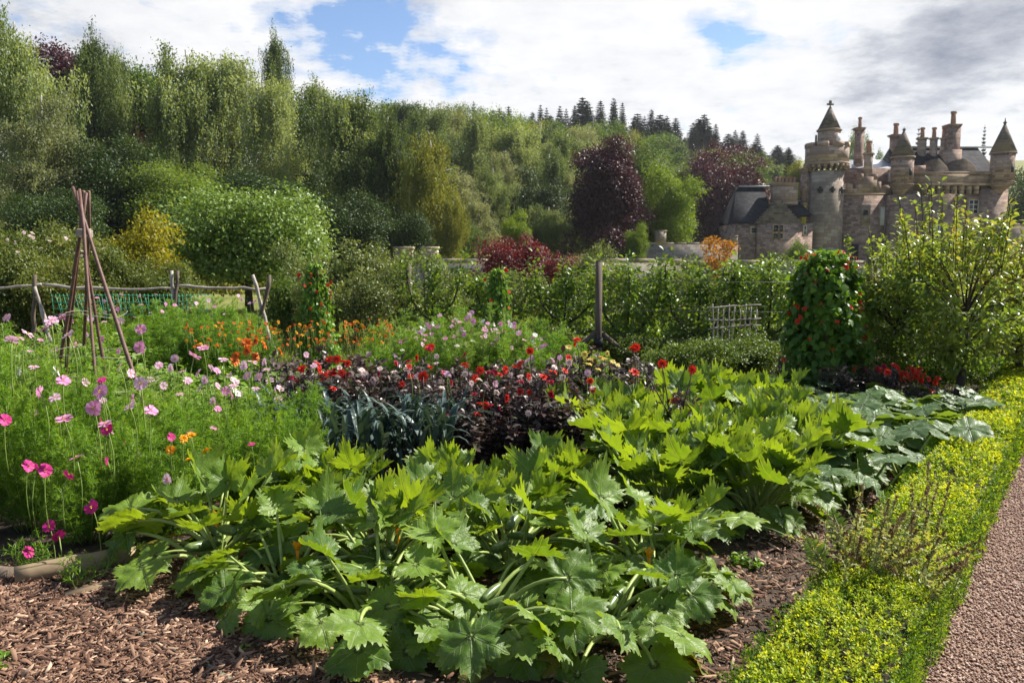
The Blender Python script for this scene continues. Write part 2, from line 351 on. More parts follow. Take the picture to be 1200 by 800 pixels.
# ------------------------------------------------------------------ tree kinds
def trunkmesh(H, r, top=.8, mat=None, lean=0.05, limbs=(), k=8):
    mb = MB(); z = np.linspace(-.6, H*top, 9); t = np.clip(z/H, 0, 1)
    p = np.column_stack([lean*H*t*np.sin(t*4), lean*H*.6*t*np.cos(t*5)-lean*H*.6*t, z])
    tube(mb, p, r*(1-.85*t)*(1+.5*np.exp(-np.clip(z, 0, 9)*3/H*4)), k)
    for z0, e in limbs:
        i = min(7, int(np.searchsorted(z, z0))); s = p[i]
        e = np.asarray(e); tube(mb, curve(s, e, .06*np.linalg.norm(e-s), 5), np.linspace(r*.34, r*.06, 5), 5)
    return mb.mesh('trunk', mat or BARK, True)
M_UNDER = leafmat('painted_shade_leaf', [(.022, .045, .010), (.045, .08, .018), (.08, .12, .03)], .3, .5, nscale=.25, ow=.5)  # understory leaf colour darkened to carry the shade of the wood
def broad(H, W, nl=70, npl=420, leaf=.22, z0=.12, shape='round', mat=M_BROAD, bark=BARK, T_=LEAF4, lr=.15, trunk=.022, core=.25, mix_=.35, hier=True):
    d = sph(nl); rad_ = uni(.5, .98, nl)
    dz = d[:, 2]*rad_; zc = .5+.5*dz
    if shape == 'round': pr = np.sqrt(np.clip(1-dz**2, 0, 1))
    elif shape == 'cone': pr = np.clip(1.15*(1-zc)**.75+.12, 0, 1); 
    elif shape == 'column': pr = np.clip(np.sqrt(np.clip(1-dz**2, 0, 1))*1.2, 0, 1)*np.where(zc > .6, 1-(zc-.6)*1.5, 1)
    elif shape == 'dome': pr = np.sqrt(np.clip(1-zc**2*.95, 0, 1))
    else: pr = np.sqrt(np.clip(1-dz**2, 0, 1))*uni(.7, 1.15, nl)
    th = np.arctan2(d[:, 1], d[:, 0]); rr = W/2*pr*np.where(shape == 'dome', rad_, np.clip(rad_+.06, 0, .92))
    c = np.column_stack([np.cos(th)*rr, np.sin(th)*rr, H*(z0+(1-z0)*(zc*.93+.02))])
    nm = max(6, nl//3); own = np.arange(nl) % nm; base_ = c[:nm].copy()
    if hier: c = np.where((np.arange(nl) < nm)[:, None], c, base_[own]*[.86, .86, 1]+unit(sph(nl)*[1, 1, .75]+unit(base_[own]-[0, 0, H*.5])*.5)*W*.14*uni(.6, 1.25, (nl, 1)))
    c[:, 2] = np.clip(c[:, 2], H*z0, H*1.0); lrad = W*lr*uni(.4, 1.25, nl)*np.where(np.arange(nl) < nm, 1.35, .8 if hier else 1.1)
    mb = MB()
    for i in range(nl):
        n = int(npl*(lrad[i]/(W*lr))**1.6); q = sph(n); q[:, 2] = np.where(R.random(n) < .7, np.abs(q[:, 2]), q[:, 2])
        q = unit(q); p = c[i]+q*lrad[i]*(1+.3*R.normal(size=(n, 1)))*[1, 1, .72]
        A = q*.7+sph(n)*.8+[0, 0, -.25]; Nn = q*.6+sph(n)*.6+[0, 0, .5]
        s = leaf*uni(.7, 1.3, n); stamp(mb, T_, p, A, Nn, s, s*uni(.5, .75, n), np.clip(R.random()*mix_+uni(0, 1-mix_, n), 0, 1))
    n = int(nl*npl*core); q = sph(n)*(R.random((n, 1))**.5)*.42; p = np.column_stack([q[:, 0]*W, q[:, 1]*W, H*(z0+(1-z0)*(.48+q[:, 2]*.9))])
    stamp(mb, T_, p, sph(n), sph(n)+[0, 0, .5], leaf*1.3, leaf, uni(0, 1, n))
    limbs = [(H*max(z0, .1)*uni(.8, 1.8), c[i]*[1, 1, 1]) for i in R.choice(nl, min(nl, 10), False)]
    return [part('trunk', trunkmesh(H, H*trunk, .7, bark, .03, limbs)), part('crown', mb.mesh('crown', mat))]
def birch(H, W, mat=M_BIRCH, nb=80, ns=15, leaf=.2, droop=1., bark=BIRCHBARK, open_=0.):
    mb = MB(); zt = uni(.16, .97, nb); th = uni(0, 2*PI, nb); prof = np.sin(PI*np.clip(zt*.78+.16, 0, 1))**.55
    R0 = W/2*prof*uni(.3, 1.12, nb); limbs = []
    for i in range(nb):
        s = np.array([0, 0, H*zt[i]*.86]); e = np.array([math.cos(th[i])*R0[i], math.sin(th[i])*R0[i], H*(zt[i]*.86+.10+.035*R.normal())])
        if i < 14: limbs.append((s[2], e))
        rc = R.random()*.7
        for j in range(ns):
            t = uni(.35, 1.05); b = s+(e-s)*t+np.array([0, 0, H*.03*math.sin(t*PI)])+R.normal(size=3)*[.42, .42, .35]
            Ls = H*uni(.04, .17)*droop*(.5+zt[i]); m = int(Ls/.1)+3
            q = np.linspace(0, 1, m)[:, None]; dr = R.normal(size=3)*[.22, .22, 0]
            p = b+dr*q+np.array([0, 0, -1])*Ls*q**1.1+R.normal(size=(m, 3))*[.12, .12, .05]*(1+0*q)
            sz = leaf*uni(.7, 1.25, m); stamp(mb, LEAF4, p, sph(m)*.55+[0, 0, -1], sph(m)+[0, 0, .2], sz*1.3, sz*.6, np.clip(rc+uni(0, .3, m), 0, 1))
        m = 60; p = s+(e-s)*uni(.4, 1.08, (m, 1))+R.normal(size=(m, 3))*[.45, .45, .3]
        stamp(mb, LEAF4, p, sph(m)+[0, 0, -.4], sph(m)+[0, 0, .6], leaf, leaf*.6, np.clip(rc+uni(0, .6, m), 0, 1))
    return [part('trunk', trunkmesh(H, H*.017, .93, bark, .03, limbs)), part('crown', mb.mesh('crown', mat))]
def conifer(H, W, layers=34, nb=13, z0=.12, mat=M_CONIF):
    mb = MB()
    for i in range(layers):
        t = i/(layers-1); z = H*(z0+(1-z0)*t); rr = W/2*(1-t)**uni(.75, .95)*uni(.65, 1.2)+.2
        for j in range(nb):
            a = uni(0, 2*PI); L_ = rr*uni(.7, 1.1); m = max(3, int(L_/.22)); q = np.linspace(.1, 1, m)[:, None]; dr = np.array([math.cos(a), math.sin(a), -.28+.5*t])
            p = np.array([0, 0, z])+dr*L_*q+np.array([0, 0, .14])*L_*q**2
            for sgn in (-1, 0, 1):
                stamp(mb, LEAF4, p, dr+np.array([-math.sin(a), math.cos(a), 0])*sgn*.9+[0, 0, -.25]+R.normal(size=(m, 3))*.2, [0, 0, 1], .14+rr*.26*(1.3-q[:, 0]), .12+rr*.13, np.clip(uni(0, .8)+0*q[:, 0], 0, 1))
    n = 3600; t = 1-R.random(n)**.55; t = (np.floor(t*layers)+R.random(n)*.55)/layers; a = uni(0, 2*PI, n); rr = (W/2*np.clip(1-t, 0, 1)**.9*(.78+.22*np.sin(a*5+np.floor(t*layers)*2.1))+.08)*uni(.3, 1., n)
    p = np.column_stack([np.cos(a)*rr, np.sin(a)*rr, H*(z0+(1-z0)*t)-.18*rr]); o_ = np.column_stack([np.cos(a), np.sin(a), -.35+0*a]); stamp(mb, LEAF4, p, o_+R.normal(size=(n, 3))*.25, [0, 0, 1], .3+.3*(1-t), .28, uni(0, .8, n))
    stamp(mb, LEAF4, [[0, 0, H*.97]], [[0, 0, 1]], [[1, 0, 0]], [H*.06], [.12]); stamp(mb, LEAF4, [[0, 0, H*.97]], [[0, 0, 1]], [[0, 1, 0]], [H*.06], [.12])
    return [part('trunk', trunkmesh(H, H*.011, .97, DKBARK, .0)), part('crown', mb.mesh('crown', mat))]
K = {
 'birch': [birch(20, 9), birch(19, 8, ns=17), birch(18, 10, nb=95), birch(21, 8, nb=60, droop=1.3)],
 'gold': [birch(15, 6.5, M_GOLD, 80, 16), birch(15, 7, M_GOLD, 90, 14, droop=.8)],
 'grey': [birch(17, 9, M_GREY, 110, 13, .2, .6), birch(16, 8, M_GREY, 90, 13, .2, .7)],
 'broad': [broad(16, 12, 75, 420, .3, .1, 'irr'), broad(14, 12, 90, 330, .28, .08, 'round'), broad(18, 10, 80, 380, .28, .1, 'irr')],
 'under': [broad(12, 11, 80, 330, .26, .02, 'irr', M_UNDER), broad(12, 11, 90, 300, .26, .02, 'round', M_UNDER)],
 'lime': [broad(12, 9, 80, 330, .24, .1, 'irr', M_LIME, lr=.12)],
 'dome': [broad(8, 8.5, 95, 330, .22, .02, 'dome', M_DOME, lr=.12, mix_=.2)],
 'copper': [broad(13, 10, 120, 330, .22, .05, 'cone', M_COPPER, lr=.1, mix_=.4), broad(14, 14, 120, 330, .26, .06, 'round', M_COPPER, lr=.11)],
 'poplar': [conifer(20, 7, 36, 14, mat=M_BIRCH)],
 'spruce': [conifer(16, 5.2), conifer(15, 4.2, 26), conifer(17, 6, 22, 10)],
}
PROTO_H = {'birch': (20, 19, 18, 21), 'gold': (15, 15), 'grey': (17, 16), 'broad': (16, 14, 18), 'under': (12, 12), 'lime': (12,), 'dome': (8,), 'copper': (13, 14), 'poplar': (20,), 'spruce': (16, 15, 17)}
PROTO_W = {'birch': (10.3, 9.3, 11.3, 9.3), 'gold': (7.6, 8.1), 'grey': (10.4, 9.4), 'broad': (12.3, 13.3, 11), 'under': (12, 12), 'lime': (10,), 'dome': (9.6,), 'copper': (8.6, 13.), 'poplar': (7,), 'spruce': (5.2, 4.2, 6)}
def tree(kind, k, u, vt, d, wpx, name, label, cat='tree', group=None, base=None):
    p = P(u, vt, d); z = float(hz(p[0], d)) if base is None else base; k %= len(K[kind])
    if kind == 'birch': wpx *= 1.06
    hs = (p[2]-z)/PROTO_H[kind][k]; ws = wpx/F*d/PROTO_W[kind][k]
    return thing(name, label, cat, (p[0], d, z-.05), uni(0, 6.28), (ws, ws, hs), group, K[kind][k])
W = [  # hillside trees nearest the garden: kind, proto, u, v top, distance, width px, name, label
 ('birch', 2, 8, 2, 52, 150, 'birch_tree', 'tall weeping birch filling the upper corner beside the dark purple tree'),
 ('grey', 0, 52, 95, 48, 130, 'willow_tree', 'grey-green drooping tree in front of the tall purple tree'),
 ('copper', 0, 82, 38, 66, 125, 'beech_tree', 'tall dark purple beech rising between two pale birches'),
 ('birch', 3, 105, 22, 60, 80, 'birch_tree', 'narrow weeping birch with nodding top beside the purple tree'),
 ('birch', 1, 128, 45, 63, 70, 'birch_tree', 'slender birch between the nodding birch and the dark round tree'),
 ('broad', 0, 158, 66, 70, 110, 'oak_tree', 'dark green broad tree filling the gap between the birches'),
 ('under', 0, 180, 78, 72, 90, 'oak_tree', 'deep green oak showing between the slender birch and the broadest birch'),
 ('under', 1, 345, 130, 66, 80, 'oak_tree', 'oak darkened as shade in the gap below the pointed poplar'),  # dark-leaved oaks put between birches to read as shade gaps
 ('under', 0, 478, 150, 70, 60, 'oak_tree', 'oak darkened as shade in the gap beside the golden birch'),
 ('under', 1, 125, 168, 50, 130, 'hazel_tree', 'low bushy green tree under the nodding birch'),
 ('grey', 1, 30, 185, 46, 110, 'willow_tree', 'low grey-green tree at the foot of the tall corner birch'),
 ('birch', 2, 215, 42, 62, 135, 'birch_tree', 'broadest weeping birch with long hanging tresses'),
 ('birch', 1, 262, 50, 64, 110, 'birch_tree', 'weeping birch beside the broadest birch, hanging just under the sky'),
 ('birch', 0, 312, 84, 60, 110, 'birch_tree', 'weeping birch below the pointed poplar'),
 ('birch', 3, 322, 26, 82, 58, 'poplar_tree', 'pointed upright poplar rising above the birches against the sky'),
 ('broad', 2, 345, 84, 88, 70, 'oak_tree', 'dark tree top showing just beyond the pointed poplar'),
 ('birch', 3, 372, 84, 70, 100, 'birch_tree', 'olive weeping birch next after the pointed poplar'),
 ('birch', 1, 410, 96, 60, 120, 'birch_tree', 'full weeping birch standing behind the round whitebeam'),
 ('birch', 2, 452, 118, 58, 110, 'birch_tree', 'pale weeping birch with long tresses beside the golden birch'),
 ('gold', 0, 503, 152, 56, 80, 'birch_tree', 'golden green weeping birch standing above the sunny bank'),
 ('gold', 1, 530, 222, 54, 46, 'birch_tree', 'small golden birch weeping over the sunny bank'),
 ('broad', 1, 205, 188, 49, 120, 'hazel_tree', 'bright green bushy tree below the broadest birch'),
 ('under', 0, 70, 215, 44, 120, 'hazel_tree', 'dark green low tree behind the hazel wigwam'),
 ('under', 2, 300, 200, 50, 130, 'hazel_tree', 'dark green tree just behind the crown of the round whitebeam'),
 ('under', 1, 400, 230, 48, 110, 'hazel_tree', 'dark green low tree in shade behind the apple hedge'),
 ('under', 0, 478, 245, 52, 60, 'hazel_tree', 'low dark bush at the foot of the golden birch'),
 ('dome', 0, 629, 203, 78, 78, 'yew_tree', 'dark green dome-shaped tree next to the purple beech'),
 ('lime', 0, 606, 247, 60, 40, 'maple_tree', 'small yellow-green layered tree in front of the dark dome'),
 ('copper', 0, 712, 152, 72, 86, 'beech_tree', 'tall dark purple copper beech beside the lime green tree'),
 ('lime', 0, 786, 192, 74, 78, 'lime_tree', 'bright lime green tree between the two purple beeches'),
 ('copper', 1, 860, 172, 100, 100, 'beech_tree', 'wide dark purple beech behind the slate-roofed wing'),
 ('spruce', 0, 925, 176, 118, 36, 'spruce_tree', 'broad green spruce beside the wide purple beech'),
 ('gold', 0, 938, 184, 112, 44, 'birch_tree', 'pale green tree just behind the octagonal tower'),
 ('broad', 1, 1008, 152, 130, 34, 'pine_tree', 'rounded dark tree top showing above the castle roofs'),
 ('broad', 2, 1026, 172, 128, 26, 'pine_tree', 'low dark tree top between two castle chimneys'),
 ('spruce', 1, 1077, 152, 132, 22, 'spruce_tree', 'dark spruce tip behind the row of castle chimneys'),
 ('spruce', 0, 1154, 150, 130, 18, 'spruce_tree', 'single spruce tip above the slate roof by the corner turret'),
 ('under', 0, 1232, 178, 118, 100, 'oak_tree', 'large dark green tree beyond the corner turret of the castle'),
 ('broad', 1, 545, 262, 66, 40, 'hazel_tree', 'small dull olive bush on the sunny bank'),
 ('lime', 0, 746, 262, 66, 30, 'hazel_tree', 'low green bush under the lime green tree'),
]
for k in W: tree(k[0], k[1], *k[2:6], k[6], k[7], group=None)
def belt(kinds, us, vts, ds, ws, name, desc, group):
    o = np.argsort(us)
    for n, i in enumerate(o):
        kk = kinds[i % len(kinds)]
        tree(kk, i, us[i], vts[i], ds[i], ws[i], name, f'{desc}, {ORD[n]} counting towards the castle', group=group)
# the middle wood
us = np.array([470, 500, 528, 556, 582, 606, 634, 660, 688, 722, 748, 772, 800, 826, 590, 648]); 
vt = np.array([112, 118, 116, 126, 132, 140, 136, 148, 140, 158, 166, 176, 186, 196, 168, 172]); ds = np.array([112, 105, 118, 110, 125, 112, 122, 106, 126, 118, 112, 122, 118, 128, 92, 96])
belt(['birch', 'birch', 'grey', 'birch', 'broad', 'birch'], us, vt, ds, R.permutation(np.linspace(70, 104, 16)), 'birch_tree', 'olive tree in the middle wood above the bank', 'trees of the middle wood')
us = np.concatenate([np.linspace(440, 900, 18)]); vt = np.interp(us, [440, 560, 700, 800, 900], [118, 128, 140, 162, 186])+R.uniform(-4, 7, 18)
belt(['broad', 'birch', 'broad', 'gold'], us, vt, uni(160, 185, 18), uni(54, 76, 18), 'oak_tree', 'rounded tree in the upper wood under the spruces', 'trees of the upper wood')
us = np.sort(np.linspace(480, 918, 48)+R.uniform(-6, 6, 48)); vt = np.interp(us, [480, 560, 600, 640, 700, 730, 780, 830, 870, 912], [124, 127, 124, 126, 121, 123, 133, 143, 153, 175])+R.uniform(-7, 12, 48)
belt(['spruce'], us, vt, uni(222, 256, 48), uni(26, 60, 48), 'spruce_tree', 'dark spruce on the skyline ridge', 'spruces along the ridge')

us = np.array([496, 540, 575, 600, 655, 672, 690, 735, 758, 560, 640]); vt = np.array([205, 200, 190, 205, 215, 200, 225, 222, 222, 232, 236]); ds = np.array([82, 84, 88, 92, 86, 95, 80, 84, 92, 72, 74])
belt(['under', 'grey', 'birch', 'under'], us, vt, ds, uni(56, 86, 11), 'hazel_tree', 'lower leafy tree at the edge of the middle wood', 'trees at the wood edge')

us = np.sort(np.linspace(560, 905, 22)+R.uniform(-7, 7, 22)); vt = np.interp(us, [560, 640, 730, 780, 830, 905], [140, 141, 140, 152, 162, 184])+R.uniform(-4, 10, 22)
belt(['spruce'], us, vt, uni(196, 214, 22), uni(24, 40, 22), 'spruce_tree', 'dark spruce just below the skyline ridge', 'spruces below the ridge')
# ------------------------------------------------------------------ castle
def stonemat(name, base, dark, light, bw=.55, bh=.28, mortar=(.20, .16, .13), k=1., stain=.5, hl=.45, sp=.4):
    m, nt, out = newmat(name); v = pos(nt)
    s = nt.nodes.new('ShaderNodeSeparateXYZ'); L(nt, v, s.inputs[0]); c = nt.nodes.new('ShaderNodeCombineXYZ')
    L(nt, math_(nt, 'ADD', s.outputs[0], s.outputs[1]), c.inputs[0]); L(nt, s.outputs[2], c.inputs[1])
    # wobble so the courses are not ruled
    nn = nt.nodes.new('ShaderNodeTexNoise'); setin(nn, Scale=1.3, Detail=3.); L(nt, v, nn.inputs['Vector'])
    vv = nt.nodes.new('ShaderNodeVectorMath'); vv.operation = 'MULTIPLY_ADD'; L(nt, nn.outputs['Color'], vv.inputs[0]); vv.inputs[1].default_value = (.35*k, .3*k, 0); L(nt, c.outputs[0], vv.inputs[2])
    b = nt.nodes.new('ShaderNodeTexBrick'); L(nt, vv.outputs[0], b.inputs['Vector']); setin(b, Scale=1., Mortar_Size=.02) if False else None
    b.inputs['Scale'].default_value = 1.; b.inputs['Mortar Size'].default_value = .018; b.inputs['Brick Width'].default_value = bw; b.inputs['Row Height'].default_value = bh
    b.inputs['Color1'].default_value = (0, 0, 0, 1); b.inputs['Color2'].default_value = (1, 1, 1, 1); b.inputs['Mortar'].default_value = (.35, .35, .35, 1)
    st = ramp(nt, b.outputs['Color'], [(0., dark), (.45, base), (1., light)])
    st = mix(nt, b.outputs['Fac'], st, mortar)
    n1 = noise(nt, v, .35, 6, .65); n2 = noise(nt, v, 2.2, 6, .6)
    st = mix(nt, math_(nt, 'MULTIPLY', ramp(nt, n1, [(.42, 0.), (.62, 1.)]), stain), st, tuple(x*.42 for x in base))
    st = mix(nt, math_(nt, 'MULTIPLY', ramp(nt, n2, [(.56, 0.), (.72, 1.)]), hl), st, tuple(min(1, x*1.5+.04) for x in base))
    p = nt.nodes.new('ShaderNodeBsdfPrincipled'); setin(p, Roughness=.92); p.inputs['Specular IOR Level'].default_value = sp; L(nt, st, p.inputs['Base Color'])
    L(nt, bump(nt, b.outputs['Fac'], -.5, .04), p.inputs['Normal']); L(nt, p.outputs[0], out.inputs[0]); return m
RUBBLE = stonemat('rubble_stone', (.33, .225, .18), (.17, .11, .09), (.46, .33, .26), .5, .26)
ASHLAR = stonemat('dressed_stone', (.385, .275, .21), (.245, .165, .13), (.52, .39, .30), .9, .38)
PALE = stonemat('grey_ashlar', (.38, .30, .235), (.25, .19, .15), (.50, .41, .33), .8, .4, stain=.8)
GREYW = stonemat('garden_wall_stone', (.26, .23, .20), (.15, .13, .115), (.38, .35, .31), .5, .22)
SLATE = stonemat('slate', (.03, .03, .034), (.018, .018, .02), (.05, .05, .055), .35, .22, (.02, .02, .02), .2, hl=0., sp=.12)
LEAD = plain('lead_roof', [(.35, .37, .40), (.5, .52, .55)], .35, 2, 3)
CONE = stonemat('mossy_cone_stone', (.16, .125, .10), (.09, .075, .06), (.24, .19, .14), .6, .3)
POT = plain('terracotta', [(.30, .15, .10), (.42, .24, .16)], .8, 3, 4)
DARKM = plain('dark_opening_and_shadow', [(.012, .012, .014), (.02, .02, .024)], .6, 3)  # near-black for openings, small fittings and the painted corbel shadow
GLASS = plain('window_glass', [(.02, .022, .026), (.05, .055, .065)], .08, 1.5, 2, spec=.8)
BLIND = plain('white_blind', [(.62, .62, .60), (.7, .7, .68)], .7, 2)
WHITEP = plain('cream_paint', [(.6, .57, .5), (.7, .67, .6)], .6, 5)
PIPEM = plain('iron_pipe', [(.10, .09, .085), (.16, .15, .14)], .5, 5)
D0 = 90.
def X_(u, d=D0): return P(u, 250, d)[0]
def Z_(v, d=D0): return P(600, v, d)[2]
def cbox(mb, u0, u1, v0, v1, d, th, m=0):
    box(mb, X_(u0, d), X_(u1, d), d, d+th, Z_(v1, d), Z_(v0, d), m)
cas = thing('castle', 'turreted pinkish stone castle with cone roofs and many chimneys', 'castle', (X_(1065), D0, 0), 0)
OFF = np.array([X_(1065), D0, 0])
def cpart(mb, name, mats, parent=cas, label=None, off=None):
    if off is None: off = OFF if parent is cas else np.array([0, 0, 0.])
    mb.V = [v-OFF for v in mb.V]
    o = mobj(name, mb.mesh(name, mats), parent)
    if label: o['label'] = label
    return o
def window(u0, u1, v0, v1, d, parent, pane=GLASS, bars=(2, 3), surround=ASHLAR, label=None, sm=1.6):
    """stone surround proud of the wall at depth d, pane set inside it, cream glazing bars"""
    x0, x1, z0, z1 = X_(u0, d), X_(u1, d), Z_(v1, d), Z_(v0, d); e = sm*D0/F
    mb = MB()
    box(mb, x0-e, x0, d-.12, d+.05, z0-e, z1+e); box(mb, x1, x1+e, d-.12, d+.05, z0-e, z1+e)
    box(mb, x0, x1, d-.12, d+.05, z1, z1+e); box(mb, x0, x1, d-.16, d+.05, z0-e, z0)
    w_ = cpart(mb, 'window', surround, parent, label)
    mb = MB(); box(mb, x0, x1, d-.03, d+.03, z0, z1); cpart(mb, 'pane', pane, w_)
    if bars:
        mb = MB(); t = .05
        for i in range(bars[0]+1):
            x = x0+(x1-x0)*i/bars[0]; x = min(max(x, x0+t), x1-t); box(mb, x-t, x+t, d-.07, d-.035, z0, z1)
        for i in range(bars[1]+1):
            z = z0+(z1-z0)*i/bars[1]; z = min(max(z, z0+t), z1-t); box(mb, x0, x1, d-.085, d-.071, z-t*.8, z+t*.8)
        cpart(mb, 'frame', WHITEP, w_)
def chimney(u0, u1, v0, v1, d, th=.9, pots=((.5, 12, 7),), mat=RUBBLE, parent=cas, label=None, shape='box'):
    """stack from v1 up to v0 with cap; pots: (place across 0..1, height px, width px)"""
    mb = MB(); s = D0/F
    if shape == 'box':
        cbox(mb, u0, u1, v0, v1, d, th); cbox(mb, u0-.8, u1+.8, v0-1.4, v0, d-.1, th+.2); cbox(mb, u0-1.5, u1+1.5, v0-3, v0-1.4, d-.2, th+.4)
        cbox(mb, u0-.7, u1+.7, v1-3, v1, d-.1, th+.2)
    else:
        x = X_((u0+u1)/2, d); r = (u1-u0)/2*s; prism(mb, x, d+r, Z_(v1, d), Z_(v0, d), r*1.02, r, 8, 0, PI/8)
        prism(mb, x, d+r, Z_(v0, d), Z_(v0-2, d), r*1.35, r*1.35, 8, 0, PI/8)
    c = cpart(mb, 'chimney', mat, parent, label)
    for a, h, w_ in pots:
        mb = MB(); x = X_(u0+(u1-u0)*a, d); y = d+(th/2 if shape == 'box' else (u1-u0)/2*s); zb = Z_(v0-2.5, d)-.15; r = w_/2*s
        prism(mb, x, y, zb, zb+h*s, r, r*.85, 10); prism(mb, x, y, zb+h*s*.86, zb+h*s+.02, r*1.12, r*1.12, 10)
        cpart(mb, 'chimney_pot', POT, c)
    return c
# --- octagonal tower
tx, tr = X_(970), 20*D0/F
ty = D0-1+tr
mb = MB(); prism(mb, tx, ty, -1, Z_(200), tr, tr, 8, 0, PI/8); prism(mb, tx, ty, -1, Z_(296), tr*1.14, tr*1.12, 8, 0, PI/8); prism(mb, tx, ty, Z_(296), Z_(290), tr*1.12, tr*1.0, 8, 0, PI/8)
tower = cpart(mb, 'tower', PALE, cas, 'octagonal tower of pale weathered ashlar')
mb = MB(); prism(mb, tx, ty, Z_(191), Z_(172), tr*1.2, tr*1.2, 16); prism(mb, tx, ty, Z_(193), Z_(190.5), tr*1.27, tr*1.27, 16)
for k in range(8):
    a = k*PI/4+.2; x, y = tx+math.cos(a)*tr*1.08, ty+math.sin(a)*tr*1.08; c, s_ = math.cos(a+PI/2), math.sin(a+PI/2)
    t = .36; V = []
    for z in (Z_(172.2), Z_(167)):
        for ct, cr in ((-1, -.22), (1, -.22), (1, .24), (-1, .24)): V.append((x+c*ct*tr*.3+math.cos(a)*cr, y+s_*ct*tr*.3+math.sin(a)*cr, z))
    mb.add(V, [([(0, 3, 2, 1), (4, 5, 6, 7), (0, 1, 5, 4), (1, 2, 6, 5), (2, 3, 7, 6), (3, 0, 4, 7)], 0)])
cpart(mb, 'parapet', ASHLAR, tower)
mb = MB()
for k in range(22):
    a = k*2*PI/22; x, y = tx+math.cos(a)*tr*1.1, ty+math.sin(a)*tr*1.1
    for q, (z0, z1, e) in enumerate(((196.5, 193.2, .17), (199, 196.6, .13))):
        ox = .12 if q == 0 else -.05; box(mb, x+math.cos(a)*ox-e, x+math.cos(a)*ox+e, y+math.sin(a)*ox-e, y+math.sin(a)*ox+e, Z_(z0), Z_(z1))
cpart(mb, 'corbel_ring', ASHLAR, tower)
mb = MB()
for uu in (957.5, 970.5, 983):
    a = (uu-970)/20*.9; x = X_(uu); y = ty-tr*(.95 if abs(uu-970) < 3 else .80)
    for q, (w1, h1) in enumerate(((.30, .14), (.13, .34))): box(mb, x-w1, x+w1, y-.12+q*.004, y+.1, Z_(223)-h1, Z_(223)+h1)
cpart(mb, 'loophole', DARKM, tower)
mb = MB(); cr = 12.5*D0/F; prism(mb, tx+.15, ty, Z_(175), Z_(152.5), cr, cr, 14); prism(mb, tx+.15, ty, Z_(152.4), Z_(150.5), cr*1.13, cr*1.13, 14)
cap = cpart(mb, 'cap_house', ASHLAR, tower)
mb = MB(); prism(mb, tx+.15, ty, Z_(150.4), Z_(124), cr*1.06, .14, 8)
for zz_, q in ((141, .62), (134, .38)):
    for k in range(8):
        a = k*PI/4+.3; x, y = tx+.15+math.cos(a)*cr*q*1.05, ty+math.sin(a)*cr*q*1.05; prism(mb, x, y, Z_(zz_+4), Z_(zz_-1), .17, .03, 4)
cpart(mb, 'cone_roof', CONE, cap)
mb = MB(); z = Z_(124); prism(mb, tx+.15, ty, z-.1, z+.5, .09, .07, 6); box(mb, tx-.22, tx+.52, ty-.08, ty+.08, z+.22, z+.42); prism(mb, tx+.15, ty, z+.4, z+.72, .17, .17, 6)
cpart(mb, 'finial', CONE, cap)
mb = MB(); x = X_(977); y = ty-cr*.88; box(mb, x-.32, x+.32, y-.06, y+.2, Z_(167), Z_(157)); cpart(mb, 'window', BLIND, cap)
mb = MB(); prism(mb, X_(956.5), ty, Z_(175), Z_(157), .17, .11, 6); cpart(mb, 'spike', CONE, tower)
# --- middle range
mb = MB(); cbox(mb, 985, 1050, 229, 330, D0+1.2, 10); cpart(mb, 'wall', RUBBLE)
mb = MB(); cbox(mb, 985, 1050, 226.5, 229, D0+.95, 1.2)
for u0, u1, v0 in ((990, 998, 215), (998, 1004, 221), (1004, 1008, 211), (1008, 1026, 207), (1026, 1031, 213), (1031, 1044, 217)): cbox(mb, u0, u1, v0, 226.5, D0+1.05, .7)
for u0, u1, v0 in ((1005, 1010, 203.5), (1022, 1027, 204)): cbox(mb, u0, u1, v0, 211, D0+.98, .8)
cpart(mb, 'parapet', ASHLAR)
mb = MB(); cbox(mb, 990, 1047, 197, 226, D0+3.2, 7); cpart(mb, 'upper_wall', RUBBLE)
mb = MB(); x0, x1 = X_(1004, D0+3), X_(1048, D0+3); za, zb = Z_(197, D0+3), Z_(186, D0+5)
mb.add([(x0-.3, D0+2.9, za), (x1, D0+2.9, za), (x1, D0+6.2, zb), (x0-.3, D0+6.2, zb), (x0-.3, D0+9.6, za), (x1, D0+9.6, za)], [([(0, 1, 2, 3), (3, 2, 5, 4)], 0), ([(0, 3, 4), (1, 5, 2)], 0)])
cpart(mb, 'lead_roof', LEAD)
window(1038.5, 1042.5, 200, 213, D0+3.2, cas, BLIND, (1, 2), sm=.9, label='blinded window high on the upper wall')
window(1031, 1042, 243, 264, D0+1.2, cas, BLIND, (2, 3), label='tall window with white blind', sm=1.3)
mb = MB(); cbox(mb, 1009, 1020, 240, 263, D0+1.1, .3, 0); cbox(mb, 1012, 1017, 246, 252, D0+1.04, .3, 1); cbox(mb, 1011, 1018, 252.4, 254, D0+1.0, .3, 0); cpart(mb, 'niche', [PALE, DARKM])
mb = MB(); x = X_(1042, D0+1); tube(mb, [(x, D0+.9, Z_(223)), (x, D0+.9, 0)], .13, 8); tube(mb, [(x-.45, D0+.92, Z_(226)), (x-.45, D0+.92, 0)], .07, 6); cpart(mb, 'downpipe', PIPEM)
mb = MB(); cbox(mb, 996, 1008, 286, 310, D0+1.15, .2); cpart(mb, 'doorway', DARKM)
